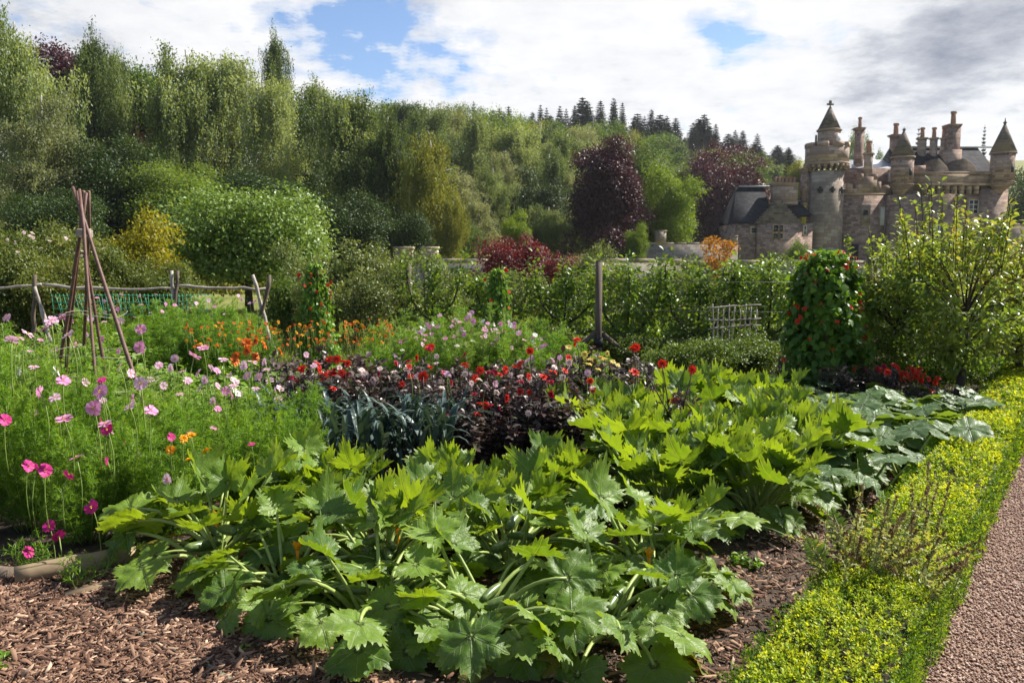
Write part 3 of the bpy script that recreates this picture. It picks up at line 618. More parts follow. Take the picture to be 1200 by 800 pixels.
# --- gate block
mb = MB(); cbox(mb, 1050, 1178, 215, 330, D0, 11); cpart(mb, 'wall', RUBBLE)
mb = MB(); cbox(mb, 1046, 1076, 228, 330, D0-.7, 2); x0, x1 = X_(1050), X_(1076)
cpart(mb, 'buttress', RUBBLE)
mb = MB(); cbox(mb, 1150, 1180, 222, 330, D0-.6, 2); cpart(mb, 'buttress', RUBBLE)
mb = MB(); cbox(mb, 1066, 1162, 204, 215, D0-.75, 1.5); cbox(mb, 1064, 1164, 201, 204, D0-1, 2); cbox(mb, 1064, 1162, 214.6, 217, D0-.9, 1.4); cpart(mb, 'parapet', ASHLAR)
mb = MB(); cbox(mb, 1077, 1148, 217.1, 227, D0-.04, .5, 0); cpart(mb, 'painted_shadow_strip', DARKM)  # dark slab proud of the wall, standing in for shadow between corbels
mb = MB()
for k in range(8):
    u = 1083.5+k*8.6; cbox(mb, u-2, u+2, 217.1, 222, D0-.72, 1.1); cbox(mb, u-2, u+2, 222.1, 227, D0-.45, .8)
cpart(mb, 'corbel', ASHLAR)
window(1134, 1146, 234, 251, D0, cas, GLASS, (2, 3), label='dark sash window with cream glazing bars', sm=3)
window(1096, 1104, 262, 280, D0, cas, BLIND, (2, 2), label='lower window half hidden by the apple tree', sm=2)
# slate roof, stone dormers
mb = MB(); x0, x1 = X_(1060, D0+1), X_(1168, D0+1); za, zb = Z_(204), Z_(173, D0+5)
mb.add([(x0, D0+.9, za), (x1, D0+.9, za), (x1, D0+5.5, zb), (x0, D0+5.5, zb), (x0, D0+10.8, za), (x1, D0+10.8, za)], [([(0, 1, 2, 3), (3, 2, 5, 4)], 0), ([(0, 3, 4), (1, 5, 2)], 0)])
sr = cpart(mb, 'slate_roof', SLATE)
mb = MB(); cbox(mb, 1060, 1168, 171.3, 173, D0+5.3, .5); cpart(mb, 'ridge', LEAD, sr)
mb = MB(); cbox(mb, 1069, 1082, 194, 202, D0+.2, .5); cpart(mb, 'roof_block', ASHLAR)
for u0, u1 in ((1083, 1109), (1112, 1142)):
    mb = MB(); n = 13; d = D0+.2
    for k in range(n):
        a = k/n; v1 = 202-14*(a); w0 = (u1-u0)/2*(1-a**1.7)*1.0; uc = (u0+u1)/2; cbox(mb, uc-w0, uc+w0, 202-16*(k+1)/n, 202-16*k/n-.02, d+k*.01, 3)
    cpart(mb, 'dormer', CONE, sr, 'dark mossy rounded stone dormer')
# corner turrets
def turret(u, ru, vtop, vbot, vcor, vtip, d, label, fin=4):
    s = D0/F; r = ru*s; x = X_(u, d); y = d+r*.25
    mb = MB(); prism(mb, x, y, Z_(vbot), Z_(vtop), r, r, 18); prism(mb, x, y, Z_(vbot+1.2), Z_(vbot), r*1.1, r*1.1, 18)
    for k in range(5):
        a = k/5; prism(mb, x, y+a*.5, Z_(vbot+1.2+(vcor-vbot)*(k+1)/5), Z_(vbot+1.2+(vcor-vbot)*k/5)-.003, r*(1.02-.75*(a+.2)), r*(1.05-.72*a), 18)
    prism(mb, x, y, Z_(vtop), Z_(vtop-1.8), r*1.12, r*1.12, 18)
    t = cpart(mb, 'turret', RUBBLE, cas, label)
    mb = MB(); prism(mb, x, y, Z_(vtop-1.9), Z_(vtip+2), r*1.1, .1, 18); c = cpart(mb, 'cone_roof', CONE, t)
    mb = MB(); prism(mb, x, y, Z_(vtip+3), Z_(vtip-fin), .12, .04, 6); prism(mb, x, y, Z_(vtip+1.5), Z_(vtip-.4), .18, .18, 8); cpart(mb, 'finial', CONE, c)
    mb = MB(); x2 = x+r*.35; y2 = y-r*.94; box(mb, x2-.14, x2+.14, y2-.06, y2+.2, Z_((vtop+vbot)/2+6), Z_((vtop+vbot)/2-2)); cpart(mb, 'arrow_slit', DARKM, t)
turret(1056, 12, 187, 217, 229, 153, D0-1.2, 'round corner turret beside the middle range', 2)
turret(1173, 12.6, 182, 214, 226, 145, D0-1.2, 'round corner turret at the far end of the gate block', 5)
# chimneys
chimney(1001, 1009, 152, 228, D0+3.5, .9, ((.5, 14, 4.2),), label='tall slim chimney with one narrow pot')
chimney(1012, 1022, 181, 208, D0+1.6, .9, ((.5, 15, 6.5),), PALE, label='short octagonal chimney with fat orange pot', shape='oct')
chimney(1043, 1053, 160, 215, D0+4.5, 1., ((.45, 15, 6),), label='wide chimney just behind the first corner turret')
chimney(1073.5, 1083.5, 163, 204, D0+4, 1., ((.5, 13, 5),), PALE, label='first of the slim chimneys in the row', shape='oct')
chimney(1087.5, 1096, 163, 204, D0+4, 1., ((.5, 13, 5),), PALE, label='second of the slim chimneys in the row', shape='oct')
chimney(1099.5, 1106.5, 163, 204, D0+4, 1., ((.5, 13, 5),), PALE, label='third of the slim chimneys in the row', shape='oct')
c = chimney(1108, 1120.5, 148, 200, D0+3, 1.2, ((.5, 17, 6),), RUBBLE, label='tallest chimney at the end of the row')
mb = MB(); cbox(mb, 1106, 1123, 175, 201, D0+2.6, 1.8); cpart(mb, 'chimney_base', ASHLAR, c)
# --- low wing beside the tower: a building of its own
wing = thing('wing_house', 'low slate-roofed wing with crow-stepped gable beside the octagonal tower', 'building', tuple(OFF), 0)
DW = D0-2
mb = MB(); cbox(mb, 863, 953, 262, 330, DW, 7); cbox(mb, 889, 936, 262, 330, DW-.8, 1); cpart(mb, 'wall', RUBBLE, wing)
mb = MB()
for u0, u1, vt, vr in ((862, 908, 262, 219), (915, 952, 254, 236)):
    x0, x1 = X_(u0, DW), X_(u1, DW)
    mb.add([(x0, DW-.3, Z_(vt)), (x1, DW-.3, Z_(vt)), (x1-.3, DW+3.3, Z_(vr, DW+3)), (x0+.9, DW+3.3, Z_(vr, DW+3)), (x0, DW+7, Z_(vt)), (x1, DW+7, Z_(vt))], [([(0, 1, 2, 3), (3, 2, 5, 4)], 0), ([(0, 3, 4), (1, 5, 2)], 0)])
wr = cpart(mb, 'roof', SLATE, wing)
mb = MB(); cbox(mb, 866, 907, 217.5, 219.4, DW+3.1, .4); cbox(mb, 916, 950, 235, 236.6, DW+3.1, .4); cpart(mb, 'ridge', LEAD, wr)
mb = MB()
for k in range(9):
    h0, h1 = 262-27*k/9, 262-27*(k+1)/9; hw = 24.5*(1-k/9)+1.5; cbox(mb, 913-hw, 913+hw, h1, h0-.02, DW-.82+k*.002, .9)
mb2 = MB()
cpart(mb, 'crow_stepped_gable', CONE, wing, 'dark crow-stepped stone gable')
chimney(907, 934, 217, 240, DW+1.2, 1.4, tuple((a, 8.5, 4.2) for a in (.09, .25, .41, .59, .75, .91)), ASHLAR, wing, 'broad sandstone chimney with six orange pots')
chimney(939.5, 945.5, 200, 240, DW+2.6, .8, ((.5, 7, 3),), RUBBLE, wing, 'slim tall chimney with a single pot')
window(880, 887.5, 266, 274, DW, wing, GLASS, (1, 1), sm=1.2); window(907, 912.2, 264, 271.4, DW-.8, wing, GLASS, None, sm=1.3)
window(914, 918, 264, 271.4, DW-.8, wing, GLASS, None, sm=1.3); window(907, 912.2, 274, 279, DW-.8, wing, GLASS, None, sm=1.3); window(914, 918, 274, 279, DW-.8, wing, GLASS, None, sm=1.3)
window(942, 946, 264, 276, DW, wing, GLASS, (1, 2), sm=1.2)
# --- screen walls and garden walls
def wall(u0, u1, v0, d, th, label, mat=GREYW, cop=.18, name='garden_wall', cap=True, bumps=()):
    mb = MB(); x0, x1 = X_(u0, d), X_(u1, d); z1 = Z_(v0, d); root = thing(name, label, 'wall', ((x0+x1)/2, d, 0)); o = np.array([(x0+x1)/2, d, 0])
    box(mb, x0, x1, d, d+th, -.5, z1-cop); mb.V = [v-o for v in mb.V]; mobj('masonry', mb.mesh('masonry', mat), root)
    mb = MB(); n = max(2, int((x1-x0)/1.1))
    for i in range(n): a, b = x0+(x1-x0)*i/n, x0+(x1-x0)*(i+1)/n; box(mb, a+.004, b-.004, d-.06, d+th+.06, z1-cop+.002, z1+uni(-.015, .015), 0, R.random())
    mb.V = [v-o for v in mb.V]; mobj('coping', mb.mesh('coping', mat if mat is RUBBLE else PALE), root)
    for u, hw, vt in bumps:
        mb = MB(); x = X_(u, d); w_ = hw*d/F; zt = Z_(vt, d); box(mb, x-w_, x+w_, d-.1, d+th+.1, z1-.04, zt-.12); box(mb, x-w_*1.12, x+w_*1.12, d-.16, d+th+.16, zt-.11, zt)
        mb.V = [v-o for v in mb.V]; mobj('pier', mb.mesh('pier', mat if mat is RUBBLE else PALE), root)
wall(410, 800, 303, 34, .5, 'long low grey stone wall across the end of the garden behind the espaliers', bumps=((472, 10, 265+24), (503, 9, 266+23)))
wall(800, 1290, 305, 34.6, .5, 'grey garden wall stretch in front of the castle')
wall(745, 866, 284, 70, .6, 'far parapet wall with stone piers before the purple beeches', bumps=((775, 6, 270), (862, 3, 276)))
wall(1166, 1240, 262, 84, .8, 'low sandstone court wall beyond the corner turret', ASHLAR)
mb = MB()
for u, hw in ((472, 9.5), (503, 9)):
    x = X_(u, 33.4); prism(mb, x, 33.4, Z_(292, 33.4), Z_(266, 33.4), hw*33.4/F, hw*33.4/F, 14)
# ------------------------------------------------------------------ flowers
def fm(name, c, c2=None, tr=.3): return leafmat(name, [c, c2 or tuple(min(1, x*1.25) for x in c)], tr, .5, tcol=(1.1, 1.1, 1.1), nscale=9)
PINK = fm('pink_petal', (.62, .20, .42), (.75, .36, .58)); PALEP = fm('pale_pink_petal', (.66, .34, .50), (.76, .52, .64)); MAG = fm('magenta_petal', (.50, .015, .16), (.62, .03, .26))
WHT = fm('white_petal', (.75, .74, .70), (.8, .79, .76)); RED = fm('red_petal', (.60, .018, .012), (.75, .05, .02)); ORA = fm('orange_petal', (.72, .13, .01), (.78, .22, .02)); CRIM = fm('crimson_petal', (.35, .006, .03), (.48, .012, .05))
YEL = fm('yellow_petal', (.75, .55, .10), (.8, .7, .25)); AMB = fm('amber_petal', (.80, .34, .01), (.82, .45, .02)); LPINK = fm('shell_pink_petal', (.70, .52, .50), (.78, .66, .62))
CEN = fm('yellow_centre', (.6, .38, .02), (.7, .5, .05), 0); DCEN = fm('dark_centre', (.07, .02, .01), (.12, .05, .02), 0)
COSP = T([(-.1, .06, 0), (.1, .06, 0), (.42, .62, .07), (-.42, .62, .07), (.40, .92, .04), (-.40, .92, .04), (0, .62, -.01), (0, .93, -.03), (.2, 1, 0), (-.2, 1, 0)],
         ([(0, 1, 2, 6), (0, 6, 6, 3), (6, 2, 4, 7), (3, 6, 7, 5)][:1]+[(6, 2, 4, 7), (3, 6, 7, 5)], 0), ([(0, 6, 3), (7, 4, 8), (5, 7, 9)], 0))
def flower(kind, petal, cen, dia, tilt, stem=.3, smat=M_STEM):
    """bloom facing +x by tilt, stalk dropping straight down below it; returns part"""
    r = dia/2; mb = MB(); ax = np.array([math.sin(tilt), 0, math.cos(tilt)]); U = np.array([math.cos(tilt), 0, -math.sin(tilt)]); Vv = np.array([0, 1., 0])
    rings = {'cosmos': [(8, 1., .08)], 'dahlia': [(10, 1., .1), (9, .75, .4), (7, .5, .8)], 'marigold': [(12, 1., .15), (10, .8, .5), (8, .55, 1.), (5, .3, 2)], 'open': [(9, 1., .1), (8, .85, .25)]}[kind]
    for n, s, el in rings:
        a = np.arange(n)*2*PI/n+R.uniform(0, .5)+R.normal(size=n)*.06; A = unit(np.cos(a)[:, None]*U+np.sin(a)[:, None]*Vv+ax*(el+R.normal(size=(n, 1))*.14))
        l = r*s*uni(.9, 1.06, n); stamp(mb, COSP if kind == 'cosmos' else LEAF6, np.zeros((n, 3)), A, ax, l, l*(.74 if kind == 'cosmos' else .62), uni(0, 1, n))
    c = MB(); n = 26; q = sph(n); q = q+ax*.8; stamp(c, LEAF4, q*r*.12, unit(q), sph(n), r*.16, r*.12, uni(0, 1, n))
    s = MB(); tube(s, curve((0, 0, -.002), (-.02, .01, -stem), .02, 5, (-1, 0, 0))-ax*.004, .0022 if dia < .07 else .003, 4)
    return part('flower', mb.mesh('flower', petal), sub=[part('centre', c.mesh('centre', cen)), part('stalk', s.mesh('stalk', smat))])
TL = (.25, .7, 1.15, 1.45)
def fset(kind, petal, cen, dia, stem=.3, sm=M_STEM): return [flower(kind, petal, cen, dia, t, stem, sm) for t in TL]
FL = {'pink': fset('cosmos', PINK, CEN, .076), 'palepink': fset('cosmos', PALEP, CEN, .07), 'magenta': fset('cosmos', MAG, CEN, .072), 'white': fset('cosmos', WHT, CEN, .075),
      'red': fset('dahlia', RED, DCEN, .085, .3, M_DSTEM), 'crimson': fset('dahlia', CRIM, DCEN, .075, .3, M_DSTEM), 'orange': fset('open', ORA, DCEN, .10, .3, M_DSTEM), 'shell': fset('open', LPINK, CEN, .075, .3, M_DSTEM),
      'yellow': fset('open', YEL, CEN, .075, .3, M_DSTEM), 'amber': fset('marigold', AMB, CEN, .055, .2), 'marigold': fset('marigold', ORA, CEN, .05, .2), 'bean': fset('dahlia', RED, CEN, .045, .06),
      'rose': fset('dahlia', LPINK, CEN, .09, .1)}
PLANTS = {}   # zone -> list of (object, x, y)
def bloom(zone, colour, x, y, z, s=1., ti=None, az=None):
    """add a flower to the nearest plant of the zone"""
    best = min(PLANTS[zone], key=lambda q: (q[1]-x)**2+(q[2]-y)**2+.02*len(q[0].children)/8); o = best[0]
    pr = FL[colour][random.randrange(4) if ti is None else ti]
    if az is None: az = -PI/2+random.gauss(0, 1.1)
    M = Matrix.Rotation(-o.rotation_euler.z, 4, 'Z'); sc_ = o.scale[0]; l = M@Vector((x-o.location.x, y-o.location.y, 0))
    addparts(o, [dict(pr, loc=(l.x/o.scale[0], l.y/o.scale[1], (z-o.location.z)/o.scale[2]), rz=az-o.rotation_euler.z, s=(s/o.scale[0], s/o.scale[1], s/o.scale[2]))])

# ------------------------------------------------------------------ courgette and pumpkin leaves
def vegleafmat(name, base, light, pale, silver, trans):
    m, nt, out = newmat(name)
    uv = nt.nodes.new('ShaderNodeUVMap'); s = nt.nodes.new('ShaderNodeSeparateXYZ'); L(nt, uv.outputs[0], s.inputs[0])
    a, b = s.outputs[0], math_(nt, 'ABSOLUTE', s.outputs[1])
    def mr(x, lo, hi, t0, t1):
        n = nt.nodes.new('ShaderNodeMapRange'); n.interpolation_type = 'SMOOTHSTEP'; L(nt, x, n.inputs[0])
        for i, q in enumerate((lo, hi, t0, t1)): n.inputs[i+1].default_value = q
        return n.outputs[0]
    main = mr(b, .004, .022, 1, 0)
    fr = math_(nt, 'ABSOLUTE', math_(nt, 'SUBTRACT', math_(nt, 'FRACT', math_(nt, 'MULTIPLY', math_(nt, 'SUBTRACT', a, math_(nt, 'MULTIPLY', b, .75)), 6.5)), .5))
    sec = math_(nt, 'MULTIPLY', mr(fr, .0, .05, .5, 0), mr(b, .0, .3, 1, .3))
    vein = math_(nt, 'MAXIMUM', main, sec)
    at = N(nt, 'ShaderNodeAttribute', attribute_name='r').outputs['Fac']; oi = nt.nodes.new('ShaderNodeObjectInfo').outputs['Random']
    o = pos(nt); n1 = noise(nt, o, 14, 5, .6)
    f = math_(nt, 'ADD', math_(nt, 'MULTIPLY', n1, .45), math_(nt, 'MULTIPLY', oi, .55), True)
    c = ramp(nt, f, [(.15, base), (.5, tuple((p+q)/2 for p, q in zip(base, light))), (.9, light)])
    sl = math_(nt, 'MULTIPLY', ramp(nt, noise(nt, o, 26, 4, .6), [(.50, 0.), (.66, 1.)]), math_(nt, 'MULTIPLY', mr(fr, .05, .25, 1, .15), silver))
    c = mix(nt, sl, c, (.20, .25, .16)); 
    edge = math_(nt, 'MULTIPLY', ramp(nt, math_(nt, 'MULTIPLY', at, 1.), [(.93, 0.), (1., 1.)]), .35)
    c = mix(nt, edge, c, (.28, .30, .05))
    c = mix(nt, math_(nt, 'MULTIPLY', vein, .55), c, pale)
    p = nt.nodes.new('ShaderNodeBsdfPrincipled'); L(nt, c, p.inputs['Base Color']); p.inputs['Roughness'].default_value = .44; p.inputs['Specular IOR Level'].default_value = .45
    h = math_(nt, 'ADD', math_(nt, 'MULTIPLY', vein, -1.), math_(nt, 'MULTIPLY', noise(nt, o, 60, 4, .6), .7))
    bb = bump(nt, h, .7, .006); L(nt, bb, p.inputs['Normal'])
    t = nt.nodes.new('ShaderNodeBsdfTranslucent'); L(nt, mix(nt, 1., mix(nt, math_(nt, 'MULTIPLY', main, .3), c, (.05, .08, .01)), (1.95, 1.62, .35), 'MULTIPLY'), t.inputs[0]); L(nt, bb, t.inputs[1])
    s_ = nt.nodes.new('ShaderNodeMixShader'); s_.inputs[0].default_value = trans
    L(nt, p.outputs[0], s_.inputs[1]); L(nt, t.outputs[0], s_.inputs[2]); L(nt, s_.outputs[0], out.inputs[0]); return m
M_COUR = vegleafmat('courgette_leaf', (.06, .135, .018), (.20, .32, .032), (.28, .36, .14), .5, .42)
M_PUMP = vegleafmat('pumpkin_leaf', (.06, .125, .04), (.12, .21, .06), (.2, .27, .12), .12, .40)
M_OLD = vegleafmat('yellowing_leaf', (.16, .17, .03), (.26, .24, .04), (.3, .32, .1), .2, .4)
M_CSTEM = plain('courgette_stalk', [(.16, .22, .05), (.26, .33, .08), (.33, .40, .13)], .45, 25, 4, .3, .003)
M_FRUIT = plain('courgette_skin', [(.04, .08, .02), (.09, .14, .035), (.22, .27, .10)], .3, 40, 4)
def blade(size, lobe, cup, ruf, seed, serr=.05, fold=0., na=144, nr=9):
    """broad lobed leaf in its own plane: stalk joins at the origin, middle lobe along +x"""
    g = np.random.default_rng(seed); th = np.linspace(-PI, PI, na, endpoint=False); axes = np.array([0, 1.02, -1.02, 2.05, -2.05]); amp = np.array([1, .92, .92, .74, .74])*g.uniform(.92, 1.08, 5)
    dl = np.abs((th[:, None]-axes+PI) % (2*PI)-PI); near = dl.argmin(1)
    pk = (amp*np.clip(1-dl/.62, 0, 1)**.75).max(1); Rr = (1-lobe)*(.66+.06*np.cos(th))+lobe*(.34+.66*pk)
    Rr *= 1-.62*np.clip(1-(PI-np.abs(th))/.42, 0, 1)**1.2
    ph = g.uniform(0, 6); Rr *= 1+serr*(np.abs(((th*15+ph)/PI) % 1-.5)*2-.5)*2+g.normal(size=na)*.022
    rr = np.linspace(0, 1, nr+1)[1:]
    Q = rr[:, None]*Rr[None]; x = Q*np.cos(th); y = Q*np.sin(th)
    sg = ((th-axes[near]+PI) % (2*PI))-PI; al = Q*np.cos(sg); pe = Q*np.sin(sg)
    z = cup*Q**2-.07*Q*np.exp(-np.abs(pe)/.06)+.07*Q+ruf*Q**1.5*np.sin(th*5+ph)+ruf*.35*Q*np.sin(th*9+ph*2+Q*7)+ruf*.5*np.sin(Q*14+th*3+ph)*Q
    z += fold*np.abs(y)*np.clip(x+.4, 0, 1)+g.normal()*.06*x*y
    z += -.035*np.cos((al-np.abs(pe)*.75)*6.5*2*PI)*Q*.3
    V = np.concatenate([[[0, 0, 0]], np.stack([x, y, z], -1).reshape(-1, 3)])*size
    uv = np.concatenate([[[0, 0]], np.stack([al, pe], -1).reshape(-1, 2)]); e = np.concatenate([[0], np.repeat(rr, na)])
    j = np.arange(na-1); i = (np.arange(nr-1)[:, None]*na+1)
    q = np.stack([i+j, i+j+1, i+na+j+1, i+na+j], -1).reshape(-1, 4); tr = np.stack([np.zeros(na-1, int), 1+j, 2+j], 1)
    q2 = np.stack([i[:, 0]+na-1, i[:, 0], i[:, 0]+na, i[:, 0]+2*na-1], -1) if False else np.zeros((0, 4), int)
    return V, q[:, ::1], tr, uv, e
def vegleaf(Ls, el, size, pitch, lobe, cup, ruf, seed, mat, sag=.06, th=.011, serr=.05, roll=0., fold=0.):
    """stalk of length Ls leaving the crown at elevation el; blade pitched down by pitch"""
    V, q, tr, uv, e = blade(size, lobe, cup, ruf, seed, serr, fold)
    tip = np.array([math.cos(el)*Ls, 0, math.sin(el)*Ls]); M = np.array(Matrix.Rotation(pitch, 3, 'Y')@Matrix.Rotation(roll, 3, 'X'))
    mb = MB(); mb.add(V@M.T+tip, [(q, 0), (tr, 0)], e, uv)
    s = MB(); p = curve((.015, 0, -.02), tip+[.0, 0, -.002], sag, 9, (-math.sin(el)*.6, 0, -.2) if el > .6 else (0, 0, 1.)); tube(s, p, np.linspace(th*1.25, th*.7, 9), 8)
    return part('leaf', mb.mesh('leaf', mat, True), sub=[part('leaf_stalk', s.mesh('leaf_stalk', M_CSTEM, True))])
sd_ = 100
def lv(n, *a, **k):
    global sd_; r = []
    for i in range(n):
        sd_ += 1; kw = dict(k); b = [x*uni(.9, 1.12) if j in (0, 2) else x+uni(-.12, .12) if j == 1 else x+uni(-.3, .3) if j == 3 else x for j, x in enumerate(a)]
        r.append(vegleaf(*b[:4], *b[4:6], b[6], sd_, *b[7:], roll=uni(-.6, .6), **kw))
    return r
CO_IN = lv(8, .40, 1.15, .16, -.55, .75, .20, .06, M_COUR, sag=.03, th=.008, serr=.13, fold=.8)
CO_MID = lv(12, .46, .82, .18, -.1, .62, .02, .07, M_COUR, sag=.05, serr=.13, fold=.4)
CO_UP = lv(9, .50, .98, .19, -.45, .72, .15, .07, M_COUR, sag=.05, serr=.13, fold=.75)
CO_OUT = lv(10, .50, .42, .20, .3, .48, -.18, .08, M_COUR, sag=.08, serr=.09)
CO_LOW = lv(9, .44, .16, .20, .45, .42, -.25, .08, M_COUR, sag=.07, serr=.08)
CO_OLD = lv(2, .42, .08, .17, .35, .5, -.25, .06, M_OLD, sag=.04)
PU = lv(8, .46, .80, .23, .18, .38, -.12, .045, M_PUMP, sag=.04, serr=.02)+lv(4, .40, .42, .24, .4, .35, -.25, .05, M_PUMP, serr=.02)
def fruitmesh(ln, r):
    mb = MB(); t = np.linspace(0, 1, 10); p = np.column_stack([t*ln*.95, .1*ln*np.sin(t*2), np.linspace(.02, ln*.28, 10)]); tube(mb, p, r*np.clip(np.sin(PI*np.clip(t*.9+.07, 0, 1))**.4, .3, 1), 10); return mb.mesh('fruit', M_FRUIT, True)
FRU = [fruitmesh(.2, .026), fruitmesh(.15, .02)]
mb = MB(); tube(mb, [(0, 0, -.04), (.01, 0, .03), (.05, .01, .075)], [.035, .03, .016], 8); CROWN = mb.mesh('stem', M_CSTEM, True)
mb = MB(); n = 5; a = np.arange(n)*2*PI/n; stamp(mb, LEAF6, np.tile([[.0, 0, .12]], (n, 1)), np.column_stack([np.cos(a)*.45, np.sin(a)*.45, np.ones(n)]), np.column_stack([-np.cos(a), -np.sin(a), np.zeros(n)]), .09, .055, uni(0, 1, n)); tube(mb, [(0, 0, 0), (0, 0, .13)], [.006, .014], 6)
SQF = mb.mesh('blossom', AMB)
def courgette(x, y, s, label, n=(4, 8, 6, 8, 5, 0), rz0=None, group='courgette plants in the bed', skip=None, fruits=1):
    o = thing('courgette_plant', label, 'courgette plant', (x, y, .05), 0, s, group, [part('stem', CROWN)])
    for cls, cnt in zip((CO_IN, CO_MID, CO_UP, CO_OUT, CO_LOW, CO_OLD), n):
        for k in range(cnt):
            a = uni(0, 2*PI) if cnt < 3 else (k+uni(-.35, .35))*2*PI/cnt+uni(0, .3)
            if skip and cls in (CO_OUT, CO_UP) and math.cos(a-skip[0]) > skip[1]: continue
            addparts(o, [dict(cls[R.integers(len(cls))], rz=(uni(-.22, .22), uni(-.18, .18), a), s=uni(.72, 1.15), loc=(uni(-.07, .07), uni(-.07, .07), 0))])
    for k in range(fruits): addparts(o, [part('fruit', FRU[k % 2], rz=uni(0, 6.28), loc=(0, 0, .09+.04*k), s=1.2)])
    if R.random() < .15: addparts(o, [part('blossom', SQF, loc=(uni(-.1, .1), uni(-.1, .1), .12), s=.8)])
    return o
rows = [(3.42, ('frontmost low row of courgettes', [-.62, -.08, .46])), (3.8, ('low second row of courgettes', [-1.15, .72])), (4.1, ('front row of courgettes', [-1.55, -.64, .02, .66])), (4.95, ('second row of courgettes', [-1.2, -.42, .28, 1.02, 1.62])),
        (5.7, ('third row of courgettes', [.9, 1.5, 2.1])), (6.5, ('fourth row of courgettes', [.72, 1.4, 2.1])), (7.3, ('rear row of courgettes', [.85, 1.6, 2.35]))]
for y, (nm, xs) in rows:
    for k, x in enumerate(xs):
        fr = y < 4
        courgette(x+uni(-.06, .06), y+uni(-.1, .1)+(.12 if fr and k == 0 else 0), (uni(.92, 1.06) if not fr else .9)*(.8 if x < .5 and y > 4.5 else .97), f'plant in the {nm}, {ORD[k]} counting towards the box hedge',
                  (0, 3, 1, 10, 13, 3) if fr else (4, 8, 7, 13, 9, 2) if y < 4.5 else (11, 14, 17, 10, 5, 1), skip=(-PI/2, .25) if 4 < y < 4.5 else None, fruits=2 if fr else 3 if y < 4.5 else 1)
def pumpkin(x, y, s, label):
    o = thing('pumpkin_plant', label, 'pumpkin plant', (x, y, .03), uni(0, 6), s, 'pumpkin plants by the bean pillar')
    for k in range(20):
        a = uni(0, 2*PI); r = .42*math.sqrt(R.random()); addparts(o, [dict(PU[R.integers(len(PU))], rz=uni(0, 6.28), loc=(math.cos(a)*r, math.sin(a)*r, 0), s=uni(.75, 1.1))])
    return o
for k, (x, y) in enumerate([(2.35, 5.75), (2.75, 6.25), (3.15, 6.8), (3.6, 7.3), (2.6, 6.9), (3.05, 7.5), (3.45, 8.0), (2.4, 7.7), (2.8, 8.3), (1.9, 8.2), (3.95, 7.9), (3.2, 8.7), (2.3, 8.8), (2.9, 6.0), (3.3, 6.6), (3.7, 7.1), (2.2, 5.45), (2.6, 6.5), (4.1, 7.6)]):
    pumpkin(x, y, uni(.85, 1.), f'broad-leaved pumpkin plant near the bean pillar, {ORD[k]} counting back from the mulch path')

# ------------------------------------------------------------------ box hedge along the path
mb = MB()
def hseg(t0, t1, o0, o1, top, dens, zo=0.):
    n = int((t1-t0)*(o1-o0)*dens); t = uni(t0, t1, n); o = uni(o0, o1, n); prof = 1-np.abs((o-(o0+o1)/2)/((o1-o0)/2))**5*.22
    z = top*prof*(1+.05*np.sin(t*4.3)+.03*np.sin(t*11+o*9))+R.normal(size=n)*.009
    tipz = z; c = np.column_stack([t*HD[0]+o*HN[0], t*HD[1]+o*HN[1], z]); return c, t
def shoots(c, up, tipr, m=11, ls=.0145):
    n = len(c); far = np.clip(c[:, 1]/4, .9, 2.2)[:, None]
    for k in range(m):
        h = uni(-.035, .012, (n, 1)); d = sph(n); d[:, 2] = np.abs(d[:, 2])*.7+.25; f = (h[:, 0]+.035)/.047
        stamp(mb, LEAF6, c+up*h+d*.006, d+up*.25, sph(n)*.5+up, ls*far[:, 0]*uni(.8, 1.25, n), ls*.62*far[:, 0], np.clip(tipr*(.35+.65*f)+uni(-.12, .12, n), 0, 1))
UP = np.array([0, 0, 1.])
for t0, t1, dn in ((1.6, 5.2, 2600), (5.2, 8.5, 1300), (8.5, 13.5, 700)):
    c, t = hseg(t0, t1, -.93, -.49, .3, dn); tip = np.clip(R.normal(.74, .2, len(c))+.08*np.sin(t*5), 0, 1); shoots(c, UP, tip)
    for oo, sgn in ((-.93, -1), (-.49, 1)):
        n = int((t1-t0)*.3*dn*.9); t = uni(t0, t1, n); z = uni(.01, .285, n); c = np.column_stack([t*HD[0]+oo*HN[0], t*HD[1]+oo*HN[1], z])+np.append(HN, 0)*(sgn*(.012+.02*R.random((n, 1))+.012*np.sin(t*9)[:, None]-.08*np.clip(.06-z, 0, 1)[:, None]))
        shoots(c, np.append(HN*sgn, .45), np.clip(R.normal(.42, .16, n), 0, 1), 6)
hedge = thing('box_hedge', 'low clipped box hedge with yellow-green tips beside the gravel path', 'hedge')
core = MB(); q = [hp(1.6, -.9), hp(13.5, -.9), hp(13.5, -.52), hp(1.6, -.52)]; V = [(x, y, z) for z in (0, .245) for x, y in q]
core.add(V, [([(0, 3, 2, 1), (4, 5, 6, 7), (0, 1, 5, 4), (1, 2, 6, 5), (2, 3, 7, 6), (3, 0, 4, 7)], 0)])
mobj('branches', core.mesh('branches', DKBARK), hedge); mobj('foliage', mb.mesh('foliage', M_BOX), hedge)
# hedge return beyond the apple tree
mb = MB(); n = 9000; p = np.column_stack([uni(4.9, 9, n), uni(10.4, 10.9, n), uni(0, .34, n)]); stamp(mb, LEAF4, p, sph(n)+[0, 0, .5], sph(n)+[0, 0, .5], .045, .03, np.clip(uni(-.1, .5, n), 0, 1))
one('cross_hedge', mb, M_BOX, 'dark low box hedge crossing behind the apple trunk', 'hedge')

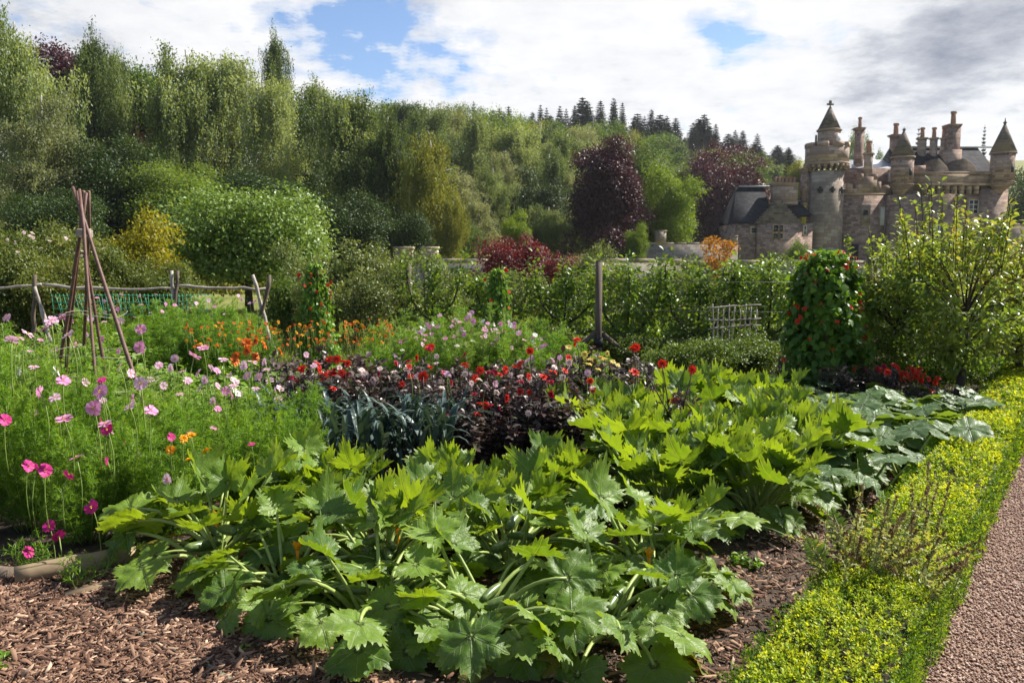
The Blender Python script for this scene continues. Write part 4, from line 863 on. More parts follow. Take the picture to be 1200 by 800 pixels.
# ------------------------------------------------------------------ feathery cosmos plants
def feathery(H, Wd, stems, mat, nl=24, bl=.05, bw=.0042, dens=1.):
    mb = MB(); st = MB()
    for i in range(stems):
        a = uni(0, 2*PI); r = Wd/2*math.sqrt(R.random())*1.05; h = H*uni(.68, 1.04)*(1-.28*(r/(Wd/2))**2)
        p = curve((math.cos(a)*r*.2, math.sin(a)*r*.2, 0), (math.cos(a)*r, math.sin(a)*r, h), .04, 8, (math.cos(a), math.sin(a), 0)); tube(st, p, np.linspace(.004, .0012, 8), 4)
        nodes = int(h/.035*dens); rc = R.random()*.3
        for k in range(nodes):
            t = .12+.88*k/nodes; q = t*7; j = min(int(q), 6); b = p[j]+(p[j+1]-p[j])*(q-j)
            for _ in range(2):
                az = uni(0, 2*PI); el = uni(.2, 1.1); A = np.array([math.cos(az)*math.cos(el), math.sin(az)*math.cos(el), math.sin(el)]); ll = uni(.05, .11)*(1.1-.3*t)
                s = uni(.15, 1, nl)[:, None]; base = b+A*ll*s; dd = A*.8+sph(nl)*.85; z = np.clip(rc+.2*t+uni(0, .45, nl), 0, 1)
                stamp(mb, HAIR, base, dd, sph(nl), bl*(1.15-.7*s[:, 0]), bw, z)
                stamp(mb, HAIR, b[None], A[None], [[0, 0, 1]], ll*1.2, bw*1.3, rc+.3)
    return [part('stem', st.mesh('stem', M_STEM)), part('foliage', mb.mesh('foliage', mat))]
COS = [feathery(1.1, .62, 26, M_FERN), feathery(.85, .6, 26, M_FERN), feathery(1.2, .6, 24, M_FERN2)]
def plantset(zone, pts, protos, name, cat, desc, group, order='counting towards the box hedge'):
    PLANTS.setdefault(zone, []); pts = sorted(pts, key=lambda q: q[0])
    for k, (x, y, s, sz, i) in enumerate(pts):
        o = thing(name, f'{desc}, {ORD[k]} {order}', cat, (x, y, 0), uni(0, 6.28), (s, s, sz), group, protos[i % len(protos)]); PLANTS[zone].append((o, x, y))
fg = [(-2.5, 4.55, 1, .95, 1), (-2.08, 4.62, .9, .88, 1), (-2.95, 4.75, 1, 1.08, 0), (-3.4, 5.0, 1.1, 1.2, 0), (-2.6, 5.1, 1, .88, 0), (-2.15, 5.15, 1, .98, 1), (-1.72, 5.0, .95, .92, 1), (-1.45, 5.35, .9, .9, 1), (-3.0, 5.4, 1, 1.02, 0),
      (-3.6, 5.7, 1.1, 1.05, 2), (-2.35, 5.6, 1, .92, 1), (-1.85, 5.6, 1, .98, 1), (-1.55, 5.85, .9, .95, 1), (-3.2, 6.0, 1, .78, 2), (-4.1, 6.2, 1.1, 1.0, 2), (-2.75, 6.0, 1, .72, 2), (-3.3, 4.5, .9, .75, 1)]
plantset('front', fg, COS, 'cosmos_plant', 'cosmos plant', 'feathery cosmos plant above the timber edging', 'front cosmos plants')
mid = [(x, y, s*1.05, z, i) for x, y, s, z, i in [(-1.3, 8.1, 1.1, .92, 0), (-.85, 7.9, 1.15, 1.0, 0), (-.4, 8.0, 1.15, 1.0, 2), (.05, 7.9, 1.15, .95, 0), (.45, 8.0, 1.1, .85, 0), (-1.1, 8.5, 1.1, 1.0, 2), (-.6, 8.5, 1.1, 1.08, 0), (-.1, 8.5, 1.1, 1.05, 2), (.35, 8.5, 1.1, .95, 0), (.75, 8.3, 1, .75, 0)]]
plantset('mid', mid, COS, 'cosmos_plant', 'cosmos plant', 'cosmos plant in the mound behind the dahlias', 'cosmos plants of the middle mound')
bk = [(P(u, 370, y)[0], y, 1.35, z, i) for u, y, z, i in [(165, 10.2, 1., 0), (195, 10.6, 1.05, 2), (225, 10.2, 1.08, 0), (255, 10.5, 1.08, 0), (285, 10.1, .98, 2), (180, 9.6, .9, 0), (240, 9.6, .95, 0), (140, 9.8, .9, 2), (112, 10.5, .95, 2), (270, 9.6, .86, 0)]]
plantset('back', bk, COS[:1]+COS[2:], 'cosmos_plant', 'cosmos plant', 'feathery cosmos behind the hazel wigwam', 'cosmos plants behind the wigwam')

# ------------------------------------------------------------------ leafy bedding kinds
def leafy(H, Wd, n, leaf, mat, stems=10, T_=LEAF6, smat=M_STEM, wr=.6, flat=.5):
    mb = MB(); st = MB(); k = max(1, n//stems)
    for i in range(stems):
        a = uni(0, 2*PI); r = Wd/2*math.sqrt(R.random()); h = H*uni(.65, 1.)*(1-.3*(r*2/Wd)**2); e = np.array([math.cos(a)*r, math.sin(a)*r, h])
        p = curve((e[0]*.25, e[1]*.25, 0), e, .03, 6, (e[0], e[1], 0)); tube(st, p, np.linspace(.006, .002, 6), 4)
        t = uni(.15, 1.02, k)**.7; b = np.stack([np.interp(t*5, range(6), p[:, c]) for c in range(3)], 1); d = sph(k); d[:, 2] = d[:, 2]*flat+.15
        s = leaf*uni(.6, 1.25, k); stamp(mb, T_, b+d*[.5, .5, .3]*leaf*.6, d, sph(k)*.5+[0, 0, 1], s, s*wr, np.clip(R.random()*.3+uni(0, .7, k), 0, 1))
    return [part('stem', st.mesh('stem', smat)), part('foliage', mb.mesh('foliage', mat))]
DAH = [leafy(.85, .55, 700, .075, M_DARK, 18, smat=M_DSTEM), leafy(.8, .6, 800, .07, M_DARK, 20, smat=M_DSTEM), leafy(.85, .5, 600, .07, M_DARK, 14, smat=M_DSTEM)]
HRB = [leafy(.6, .7, 900, .07, M_HERB, 24), leafy(.55, .7, 700, .09, M_HERB, 20), leafy(.5, .6, 1000, .05, M_HERB, 24)]
pts = [(x+uni(-.08, .08), y+uni(-.1, .1), 1., (1.1+.07*math.sin(x*3))*(1. if y > 6.6 else .9)*(.78 if y < 6.4 else 1.), int(i)) for i, (x, y) in enumerate([(x, 6.6+.0*x) for x in np.arange(-1.9, .75, .38)]+[(x, 7.1) for x in np.arange(-2.1, 1.25, .4)]+[(x, 6.2) for x in np.arange(-.3, .65, .3)])]
plantset('dahlia', pts, DAH, 'dahlia_plant', 'dahlia plant', 'dark-leaved dahlia behind the leeks', 'dahlias of the long dark row')
pts = [(P(u, 400, y)[0], y, 1.15, z, i) for i, (u, y, z) in enumerate([(210, 8.4, .8), (235, 9.2, .85), (262, 8.2, .85), (285, 9.0, .9), (310, 8.2, .9), (335, 8.9, .95), (360, 8.2, .95), (385, 8.9, 1.), (410, 8.2, 1.), (437, 8.7, 1.), (460, 8.3, .95), (190, 9., .8), (400, 7.7, .95), (350, 7.7, .9), (300, 7.6, .85), (250, 7.6, .8), (205, 7.6, .8), (440, 7.8, .9)])]
plantset('marigold', pts, HRB, 'marigold_plant', 'marigold plant', 'marigold plant behind the orange dahlias', 'marigold plants')
pts = [(P(u, 400, y)[0], y, 1.2, z, i) for i, (u, y, z) in enumerate([(10, 7.5, 1.3), (40, 8.2, 1.25), (75, 7.4, 1.2), (110, 8., 1.15), (140, 7.2, 1.1), (165, 7.9, 1.), (190, 7., 1.), (25, 9.2, 1.2), (60, 9.4, 1.2), (95, 9.2, 1.15), (130, 9., 1.1), (225, 6.7, .95), (265, 6.6, .95), (300, 6.7, .9), (150, 6.5, 1.), (95, 6.7, 1.1), (330, 7.1, .9), (50, 6.8, 1.2)])]
plantset('pea', pts, [leafy(.75, .7, 1000, .055, M_FERN2, 26), leafy(.7, .7, 900, .045, M_HERB, 28)], 'pea_plant', 'pea plant', 'loose pale pea plant around the wigwam', 'pea plants round the wigwam')
for (x, y, s, sz, lab) in ((1.28, 5.95, .62, .95, 'spindly dark dahlia rising out of the courgette leaves'), (3.5, 8.5, .9, .72, 'dark dahlia with red blooms beside the bean pillar'), (3.95, 8.55, .9, .72, 'dark dahlia with red blooms before the apple tree trunk'), (4.3, 8.3, .8, .5, 'low dark dahlia at the bed corner near the apple trunk'), (3.3, 9.2, .8, .8, 'small dark dahlia just behind the bean pillar')):
    o = thing('dahlia_plant', lab, 'dahlia plant', (x, y, 0), uni(0, 6), (s, s, sz), 'scattered red dahlias', DAH[0]); PLANTS.setdefault('lone', []).append((o, x, y))

# leeks
def leek():
    st = MB(); tube(st, [(0, 0, 0), (0, 0, .3)], [.018, .014], 8); pr = [part('shank', st.mesh('shank', M_LEEK, True))]
    for k in range(8):
        mb = MB(); a = (k % 2)*PI+R.normal()*.35; l = uni(.45, .62); e = uni(1.0, 1.4); m = 9; t = np.linspace(0, 1, m); bend = uni(.5, 1.5)
        an = e-bend*np.clip(t-.55, 0, 1)*3.2; dx = np.cumsum(np.cos(an))*l/m; dz = np.cumsum(np.sin(an))*l/m; wd = .02*np.sin(PI*np.clip(t*.8+.2, 0, 1))
        X = np.column_stack([np.cos(a)*dx, np.sin(a)*dx, .16+.02*k+dz]); s = np.array([-math.sin(a), math.cos(a), 0]); V = np.concatenate([X-s*wd[:, None]+[0, 0, .006], X, X+s*wd[:, None]+[0, 0, .006]])
        j = np.arange(m-1); mb.add(V, [(np.concatenate([np.stack([j, j+1, j+m+1, j+m], 1), np.stack([j+m, j+m+1, j+2*m+1, j+2*m], 1)]), 0)], R.random()); pr.append(part('leaf', mb.mesh('leaf', M_LEEK, True)))
    return pr
LK = [leek() for _ in range(5)]
k = 0
for r_, y in enumerate((5.75, 5.95, 6.15, 6.32)):
    xs = np.arange(-1.85-.03*r_, -.42+.03*r_, .125)
    for n, x in enumerate(xs):
        thing('leek_plant', f'leek in the {("front", "second", "third", "rear")[r_]} leek row, {ORD[n]} counting towards the box hedge', 'leek', (x+uni(-.03, .03), y+uni(-.04, .04), 0), uni(0, 6.28), (1.05, 1.05, uni(.82, 1.0)), 'leeks in rows', LK[k % 5]); k += 1

# ------------------------------------------------------------------ blooms (colour, u, v, depth, size)
def px(zone, col, lst, d, s=1., jit=.12, **k):
    for q in lst:
        dd = (q[2] if len(q) > 2 else d)+uni(-jit, jit); p = P(q[0], q[1], dd); bloom(zone, col, *p, s*uni(.88, 1.1), **k)
px('front', 'pink', [(118, 459), (90, 536), (110, 478), (123, 497), (177, 481), (74, 446), (47, 459), (75, 491)], 4.25, 1.1, .1)
px('front', 'palepink', [(152, 666-190), (165, 449), (64, 466), (196, 581-20), (32, 391), (22, 396), (60, 376), (14, 398), (80, 392), (127, 505)], 4.5)
px('front', 'magenta', [(33, 546), (44, 549), (53, 551), (79, 557), (108, 594), (58, 616), (69, 628), (33, 647), (126, 503), (6, 492)], 4.2, 1.05, .08, ti=2)
px('front', 'amber', [(222, 538), (238, 547), (239, 556), (215, 514), (242, 528), (224, 510), (200, 527)], 4.6, 1.25)
px('front', 'white', [(239, 549), (66, 434)], 4.6, .9)
px('pea', 'pink', [(165, 386), (164, 407), (238, 408), (72, 372), (52, 386), (228, 417), (48, 467)], 6.3, 1.35)
px('pea', 'palepink', [(186, 428), (200, 431), (213, 435), (232, 437), (248, 431), (262, 421), (268, 440), (275, 446), (290, 440), (296, 424), (303, 441), (312, 433), (316, 446), (322, 458), (326, 467), (286, 428), (274, 452), (255, 452), (240, 445), (210, 462), (250, 470), (176, 445), (192, 452), (220, 446), (300, 455), (310, 424), (328, 455), (280, 462), (234, 455), (205, 420)], 5.9, 1.0, .3)
px('pea', 'white', [(275, 457), (278, 461), (64, 434), (22, 435)], 5.8, .9)
px('front', 'palepink', [(14, 452), (8, 372), (40, 430), (90, 405), (140, 430), (100, 448)], 5.2, .9)
px('marigold', 'orange', [(289, 402), (300, 400), (309, 404), (290, 411), (299, 418), (277, 417), (275, 423), (328, 412)], 7.2, 1.15, .1, ti=2)
for k in range(190): u = uni(215, 460); px('marigold', 'marigold' if R.random() < .7 else 'amber', [(u, np.interp(u, [225, 455], [392, 388])+uni(-14, 16))], 8.4, .78, .7)
px('dahlia', 'red', [(386, 421), (395, 421), (403, 424), (372, 427), (387, 437), (390, 438), (406, 441), (379, 441), (354, 432), (405, 440), (496, 441), (544, 427), (504, 407)], 6.5, 1.15, .1)
px('dahlia', 'red', [(582, 460), (621, 411), (637, 441), (641, 443), (562, 434), (568, 463), (636, 442), (676, 398), (675, 402), (604, 430), (592, 433), (648, 436), (610, 426)], 6.5, 1., .15)
px('dahlia', 'crimson', [(341, 443), (502, 408), (645, 447), (646, 462), (356, 463), (520, 437), (620, 440), (610, 447), (553, 445), (572, 436)], 6.4, .95)
px('dahlia', 'shell', [(420, 447), (431, 449), (456, 444), (473, 458), (427, 438), (445, 432), (437, 445), (424, 434), (462, 436), (426, 473-20), (545, 438), (530, 434), (610, 441), (650, 430), (667, 425)], 6.45, .9)
px('dahlia', 'yellow', [(692, 421), (704, 419), (708, 421), (690, 427), (701, 433), (718, 424), (666, 407), (685, 415), (712, 414), (724, 428)], 7.0, .9)
px('dahlia', 'palepink', [(648, 422), (656, 419), (673, 415), (666, 421)], 6.9, .8)
px('lone', 'red', [(741, 408), (745, 407), (743, 436), (776, 426), (811, 433), (818, 478), (828, 518), (766, 486), (758, 517), (791, 470)], 5.95, 1.0, .12)
px('lone', 'red', [(1048, 428), (1056, 440), (1062, 439), (1070, 434), (1076, 437), (1079, 446), (1099, 443), (1092, 458), (1078, 432), (1030, 433), (1060, 436), (1068, 443)], 8.3, 1.05, .2)
px('lone', 'crimson', [(1028, 432), (1036, 429)], 8.3)
for k in range(95):
    u = uni(462, 640); top = 366+((u-545)/95)**2*34; v = top+abs(R.normal())*20
    px('mid', ('pink', 'palepink', 'white', 'palepink', 'pink')[k % 5], [(u, v)], 7.9, .72, .35)
for k in range(26): px('back', ('pink', 'palepink')[k % 2], [(uni(110, 300), uni(344, 372))], 10.2, .75, .4)
for k in range(16): px('pea', ('palepink', 'pink')[k % 2], [(uni(0, 150), uni(372, 440))], 7.4, .85, .6)

for k in range(60): px('dahlia', ('red', 'crimson', 'shell', 'red', 'shell', 'palepink')[k % 6], [(uni(335, 700), uni(415, 462))], 6.45, .85, .3)
for k in range(16): px('dahlia', ('red', 'crimson', 'shell')[k % 3], [(uni(510, 620), uni(440, 488))], 6.1, .85, .15)
for k in range(26): px('front', ('magenta', 'pink', 'palepink')[k % 3], [(uni(0, 300), uni(430, 560))], 4.7, .7, .4)
# tall bare stalks of the lone dahlia
mb = MB()
for (u, v, u2, v2) in ((741, 412, 790, 500), (776, 428, 786, 500), (757, 440, 780, 505), (796, 452, 788, 500), (811, 437, 795, 505), (818, 482, 800, 510), (828, 522, 806, 530), (768, 488, 785, 530)): tube(mb, curve(P(u, v, 5.95), P(u2, v2, 5.95), .03, 5), [.003, .004, .005, .006, .007], 5)
o = PLANTS['lone'][0][0]; mb.V = [np.array([(Matrix.Rotation(-o.rotation_euler.z, 3, 'Z')@Vector((v-np.array(o.location)))) for v in V])/np.array(o.scale) for V in mb.V]
addparts(o, [part('flower_stalk', mb.mesh('flower_stalk', M_DSTEM))])
# ------------------------------------------------------------------ shrubs, espaliers, beans
def shrub(kind, u, vt, d, wpx, name, label, k=0, group=None, cat='shrub', zb=0.):
    pr, H0, W0 = SH[kind][k % len(SH[kind])]; p = P(u, vt, d); ws = wpx/F*d/W0
    return thing(name, label, cat, (p[0], d, zb), uni(0, 6.28), (ws, ws, (p[2]-zb)/H0), group, pr)
def sb(n, H, W, *a, **k): return [(broad(H, W, *a, **k), H, W*1.08) for _ in range(n)]
SH = {
 'rose': sb(2, 2.2, 2.2, 60, 170, .075, -.05, 'irr', M_ROSE, DKBARK, LEAF6, trunk=.02),
 'acer': sb(1, 2.6, 2.4, 70, 120, .10, .0, 'irr', M_ACER, DKBARK, LEAF6, lr=.13),
 'whitebeam': sb(1, 4.2, 5.0, 170, 170, .12, .14, 'round', M_WHITEB, DKBARK, LEAF6, lr=.13, trunk=.03, mix_=.3, hier=False),
 'apple': sb(3, 2.3, 2.3, 46, 170, .075, .12, 'irr', M_APPLE, DKBARK, LEAF6, trunk=.03, core=.15, lr=.13),
 'smoke': sb(1, 2.6, 3.2, 90, 130, .09, .0, 'irr', M_SMOKE, DKBARK, LEAF6, lr=.12),
 'orange': sb(1, 3, 2.4, 40, 60, .14, .2, 'irr', M_ORANGE, DKBARK, LEAF6, lr=.14, core=.05),
 'bush': sb(2, 2.2, 2.2, 60, 170, .08, .0, 'irr', M_SHRUB, DKBARK, LEAF6),
}
shrub('whitebeam', 287, 216, 24, 186, 'whitebeam_tree', 'round silvery-leaved whitebeam with short dark trunks behind the rail fence', cat='tree')
shrub('acer', 158, 248, 20, 92, 'maple_shrub', 'golden yellow shrub between the rose hedge and the round whitebeam')
for k, (u, vt, w_, d) in enumerate(((-25, 268, 100, 18), (30, 262, 96, 18), (78, 270, 90, 18.4), (118, 280, 80, 18), (5, 290, 90, 16.6), (65, 296, 90, 16.8))):
    o = shrub('rose', u, vt, d, w_, 'rose_bush', f'shrub rose with pale blooms in the hedge behind the rail fence, {ORD[k]} of six' if k < 4 else f'low shrub rose at the front of the rose hedge, {ORD[k-4]} from the edge', k, 'rose hedge')
    PLANTS.setdefault('rose', []).append((o, o.location.x, o.location.y))
for k in range(26): p = P(uni(0, 130), uni(272, 335), uni(16.4, 17.1)); bloom('rose', 'rose', *p, 1.1)
for k, (u, vt, w_, d, kk) in enumerate(((350, 292, 80, 17, 'apple'), (392, 280, 96, 16, 'apple'), (440, 284, 96, 16.6, 'apple'), (335, 310, 60, 15, 'bush'), (415, 312, 90, 14.4, 'apple'), (365, 318, 60, 14.6, 'apple'), (470, 300, 70, 16, 'apple'), (195, 300, 70, 19, 'rose'))):
    shrub(kk, u, vt, d, w_, 'apple_bush', ('grey-green apple bush between the whitebeam and the first post', 'tallest grey-green apple bush behind the bean wigwam', 'grey-green apple bush next to the first post', 'low leafy bush at the foot of the whitebeam', 'low spreading apple bush in front of the tall ones', 'small apple bush at the rail fence end', 'apple bush beside the thin wooden post', 'low bush beside the golden shrub')[k], k)
shrub('smoke', 603, 276, 25, 100, 'smoke_bush', 'maroon-leaved smoke bush behind the espaliers')
shrub('smoke', 660, 298, 24, 60, 'smoke_bush', 'small maroon bush beside the large smoke bush')
shrub('orange', 843, 278, 32, 42, 'maple_tree', 'small orange-leaved tree before the castle wing', cat='tree')
shrub('bush', 888, 292, 18, 86, 'leafy_bush', 'tall green bush in front of the slate-roofed wing')
shrub('apple', 700, 292, 20, 60, 'leafy_bush', 'bush just behind the middle post')
shrub('bush', 935, 276, 60, 26, 'leafy_bush', 'small round bush at the foot of the octagonal tower')
for k in range(9): shrub('bush' if k % 2 else 'apple', 520+k*48, 308+uni(-4, 8), 18.5+uni(-.6, .6), 66, 'currant_bush', f'leafy bush in the row behind the espaliers, {ORD[k]} counting towards the castle', k, 'bushes behind the espaliers')
for k in range(6): shrub('bush', 500+k*80, 376+uni(-3, 4), 11.6+uni(-.3, .3), 74, 'strawberry_bed_plant', f'low leafy plant at the foot of the espaliers, {ORD[k]} counting towards the castle', k, 'low plants under the espaliers', 'plant')
# espaliers: trunk with two rising arms and tiers of leafy shoots
def espalier():
    tr = MB(); lf = MB(); tube(tr, [(0, 0, -.1), (.02, 0, .3), (0, .01, .62)], [.04, .034, .03], 7)
    arms = []
    for s in (-1, 1):
        p = np.array([(0, 0, .5), (s*.2, .01, .62), (s*.4, 0, .85), (s*.5, .02, 1.2), (s*.52, 0, 1.6)])*[uni(.85, 1.1), 1, 1]; tube(tr, p, [.026, .022, .018, .013, .006], 6); arms.append(p)
        p = np.array([(0, 0, .3), (s*.3, .03, .36), (s*.62, .02, .4)]); tube(tr, p, [.022, .015, .008], 5); arms.append(p)
    arms.append(np.array([(0, 0, .6), (.03, 0, 1.1), (0, 0, 1.62)])); tube(tr, arms[-1], [.02, .014, .006], 5)
    for p in arms:
        for k in range(34):
            t = uni(.12, 1)*(len(p)-1); j = min(int(t), len(p)-2); b = p[j]+(p[j+1]-p[j])*(t-j)+R.normal(size=3)*[.06, .05, .05]; n = 12; d = sph(n)
            s = .082*uni(.7, 1.25, n); stamp(lf, LEAF6, b+d*[.17, .12, .15]*R.random((n, 1))**.5, d+[0, 0, -.2], sph(n)*.5+[0, 0, .8], s, s*.62, np.clip(R.random()*.4+uni(0, .6, n), 0, 1))
    return [part('trunk', tr.mesh('trunk', DKBARK, True)), part('foliage', lf.mesh('foliage', M_ESP))]
ES = [espalier() for _ in range(4)]
x = P(505, 350, 14.2)[0]; k = 0
while x < P(935, 350, 13.2)[0]:
    y = 14.3-k*.12; s = uni(.95, 1.08)
    thing('espalier_tree', f'espalier fruit tree trained along the wires, {ORD[k]} counting towards the bean pillar', 'espalier tree', (x, y, 0), uni(-.25, .25), (s, s, uni(.86, 1.1)), 'espalier row', ES[k % 4]); x += 1.1*uni(.85, 1.15); k += 1
x = P(700, 350, 11.8)[0]+.45; k = 0
while x < P(930, 350, 11.4)[0]:
    thing('espalier_tree', f'espalier tree in the nearer row beside the braced post, {ORD[k]} counting towards the bean pillar', 'espalier tree', (x, 11.8, 0), uni(-.2, .2), 1., 'nearer espalier row', ES[(k+1) % 4]); x += 1.05; k += 1
# posts and wires
def post(u, vt, d, r, label, brace=False, lean=0.):
    p = P(u, vt, d); mb = MB(); h = p[2]; box(mb, -r, r, -r, r, -.4, h-.02); box(mb, -r*.85, r*.85, -r*.85, r*.85, h-.02, h); pr = [part('upright', mb.mesh('upright', M_WOOD))]
    if brace:
        for s in (-1, 1):
            b = MB(); tube(b, [(s*.05, .0, .62), (s*.85, .05, -.05)], .038, 6); pr.append(part('brace', b.mesh('brace', M_WOOD)))
        b = MB(); box(b, -r-.012, r+.012, -r-.012, r+.012, .42, .56); pr.append(part('bracket', b.mesh('bracket', DARKM)))
    return thing('wooden_post', label, 'post', (p[0], d, 0), .1, 1., 'espalier posts', pr)
post(479, 306, 15, .045, 'thin wooden post standing by the grey-green apple bush'); post(702, 305, 11.2, .042, 'braced wooden post rising behind the dahlias', True); post(1021, 300, 10.6, .05, 'dark wooden post behind the bean pillar')
post(850, 312, 14, .04, 'slim post among the espaliers near the bean pillar'); post(300+198, 318, 16.5, .03, 'slim grey stake next after the thin wooden post')
for k, z in enumerate((.55, .95, 1.35)):
    mb = MB(); a, b = P(702, 300, 11.16), P(1021, 300, 10.56); tube(mb, [(a[0], 11.15, z), (b[0], 10.55, z)], .0025, 4); one('fence_wire', mb, PIPEM, f'{("lowest", "middle", "top")[k]} training wire between the braced post and the dark post', 'wire', 'training wires')
# rough pole rail and wattle panels
def stick(a, b, r0, r1, sag=.02, k=8, seed=None):
    mb = MB(); n = 9; p = curve(a, b, sag, n, (uni(-1, 1), 0, uni(-1, 1)))+R.normal(size=(n, 3))*r0*.35; p[0] = a; p[-1] = b; tube(mb, p, np.linspace(r0, r1, n)*(1+.12*R.normal(size=n)), k); return mb
fence = thing('rail_fence', 'rustic pole fence with crooked uprights and green netting', 'fence', (0, 0, 0))
y = 13.5
for (u0, v0, u1, v1) in ((-30, 340, 48, 333), (44, 333, 208, 338), (205, 335, 312, 338)):
    mobj('rail', stick(P(u0, v0, y), P(u1, v1, y-.05), .026, .019, .05).mesh('rail', M_PALEW, True), fence)
for (u0, v0, u1, v1, m) in ((41, 322, 38, 400, M_WOOD), (40, 335, 50, 370, M_PALEW), (201, 317, 206, 400, M_PALEW), (208, 317, 204, 400, M_WOOD), (296, 322, 318, 400, M_PALEW), (316, 322, 298, 400, M_WOOD)):
    a = P(u0, v0, y-.1); b = P(u1, v1, y-.15); b = a+(b-a)*(a[2]+.05)/(a[2]-b[2]) if True else b; mobj('upright', stick(a, b, .03, .04, .02).mesh('upright', m, True), fence)
NET = plain('green_net', [(.02, .28, .16), (.04, .36, .22)], .6, 5)
mb = MB(); a, b = P(60, 338, y+.05), P(250, 341, y+.05); n = 42
for k in range(n):
    x0 = a[0]+(b[0]-a[0])*k/n; tube(mb, [(x0, y+.05, 1.06), (x0+uni(-.03, .12), y+.07, .62)], .004, 3)
for z in (1.03, .92, .81, .70): p = np.column_stack([np.linspace(a[0], b[0], 14), np.full(14, y+.06), z+R.normal(size=14)*.012]); tube(mb, p, .004, 3)
mobj('net', mb.mesh('net', NET), fence)
wt = thing('wattle_panel', 'low pale wattle panel of woven sticks behind the bean pillar', 'fence', tuple(P(858, 400, 11.2)*[1, 1, 0])); o = np.array(wt.location)
for k in range(9):
    p = P(835+k*6.5, 356+(k % 3)*3, 11.2); mobj('stake', stick(p-o, np.array([p[0]+uni(-.03, .03), p[1], 0])-o, .009, .011).mesh('stake', M_PALEW), wt)
for k, v in enumerate((361, 375, 386)): mobj('rod', stick(P(830, v, 11.17)-o, P(892, v-3+uni(-2, 2), 11.17)-o, .012, .008).mesh('rod', M_PALEW), wt)
# hazel wigwam
wg = thing('hazel_wigwam', 'wigwam of brown hazel poles tied near the top', 'plant support', tuple(P(112, 400, 6.2)*[1, 1, 0])); o = np.array(wg.location)
for (ut, vt, ub, vb, dt, db) in ((85, 219, 157, 446, 6.25, 5.75), (93, 222, 111, 450, 6.15, 5.6), (98, 224, 82, 385, 6.3, 6.9), (104, 224, 97, 388, 6.25, 6.9), (90, 224, 128, 446, 6.2, 6.3), (101, 226, 68, 430, 6.2, 6.4)):
    a, b = P(ut, vt, dt), P(ub, vb, db); b = a+(b-a)*(a[2]+.1)/(a[2]-b[2]); mobj('pole', stick(a-o, b-o, .012, .017, .03).mesh('pole', M_HAZEL, True), wg)
mb = MB()
for k in range(6): c = P(99, 271+k*1.4, 6.18)-o; a = np.linspace(0, 2*PI, 14); tube(mb, c+np.column_stack([np.cos(a)*.05, np.sin(a)*.07, a*.002]), .006, 4)
mobj('twine', mb.mesh('twine', M_PALEW), wg)
for (z, r_) in ((1.25, .24), (.95, .36), (.7, .44)):
    mb = MB(); a = np.linspace(0, 2*PI, 20); c = P(112, 400, 6.2)*[1, 1, 0]+[0, 0, z]-o; tube(mb, c+np.column_stack([np.cos(a)*r_, np.sin(a)*r_, .02*np.sin(a*3)]), .0018, 4); mobj('string', mb.mesh('string', M_PALEW), wg)
# bean pillars
def pillar(H, Rr, n, leaf, taper):
    st = MB(); lf = MB()
    for k in range(7): a = k*2*PI/7; tube(st, [(math.cos(a)*Rr*.9, math.sin(a)*Rr*.9, -.1), (math.cos(a)*Rr*.25*(1+taper), math.sin(a)*Rr*.25*(1+taper), H*.97)], .012, 5)
    t = R.random(n); a = uni(0, 2*PI, n); lump = 1+.2*np.sin(a*3+t*9)+.13*np.sin(a*7-t*17); r = Rr*(1-(1-taper)*t**1.4)*np.sqrt(np.clip(1-np.clip((t-.8)/.24, 0, 1)**2, 0, 1))*lump*uni(.72, 1.06, n); z = H*(t*.98+.02)*(1+0*a)
    o_ = np.column_stack([np.cos(a), np.sin(a), .25+0*a]); p = np.column_stack([np.cos(a)*r, np.sin(a)*r, z])+R.normal(size=(n, 3))*.03
    s = leaf*uni(.6, 1.25, n); stamp(lf, LEAF6, p, o_*.3+sph(n)*.7+[0, 0, -.7], o_+sph(n)*.5, s, s*.8, np.clip(uni(0, .8, n)+.2*np.sin(a*4+t*6), 0, 1))
    m = n//9; q = sph(m)*[1, 1, .5]*R.random((m, 1)); stamp(lf, LEAF6, q*Rr*.7*taper*1.2+[0, 0, H*.97], sph(m)+[0, 0, -.2], sph(m)*.5+[0, 0, 1], leaf, leaf*.75, uni(.3, 1, m))
    return [part('support_pole', st.mesh('support_pole', M_HAZEL)), part('foliage', lf.mesh('foliage', M_BEAN))]
def beans(u, vt, d, wpx, pr, label, nf):
    p = P(u, vt, d); r = wpx/2/F*d; o = thing('bean_plant', label, 'runner bean plant', (p[0], d, 0), 0, (r/.42, r/.42, p[2]/1.7), 'runner beans', pr); PLANTS['b'] = [(o, p[0], d)]
    for k in range(nf):
        a = uni(-PI, 0); z = p[2]*uni(.25, 1.03); t = z/p[2]; rr = r*(1-.4*max(t, 0)**1.4)*1.25; bloom('b', 'bean', p[0]+math.cos(a)*rr, d+math.sin(a)*rr, z, uni(1.1, 1.8))
beans(968, 300, 9.1, 84, pillar(1.7, .42, 5200, .095, .62), 'thick green pillar of runner beans with scarlet flowers beside the pumpkins', 46)
PB = pillar(1.7, .42, 2200, .10, .3)
beans(369, 312, 11.8, 46, PB, 'slender runner bean wigwam with red flowers before the apple bushes', 20)
beans(583, 318, 12.4, 40, PB, 'runner bean wigwam with a few red flowers behind the cosmos mound', 10)
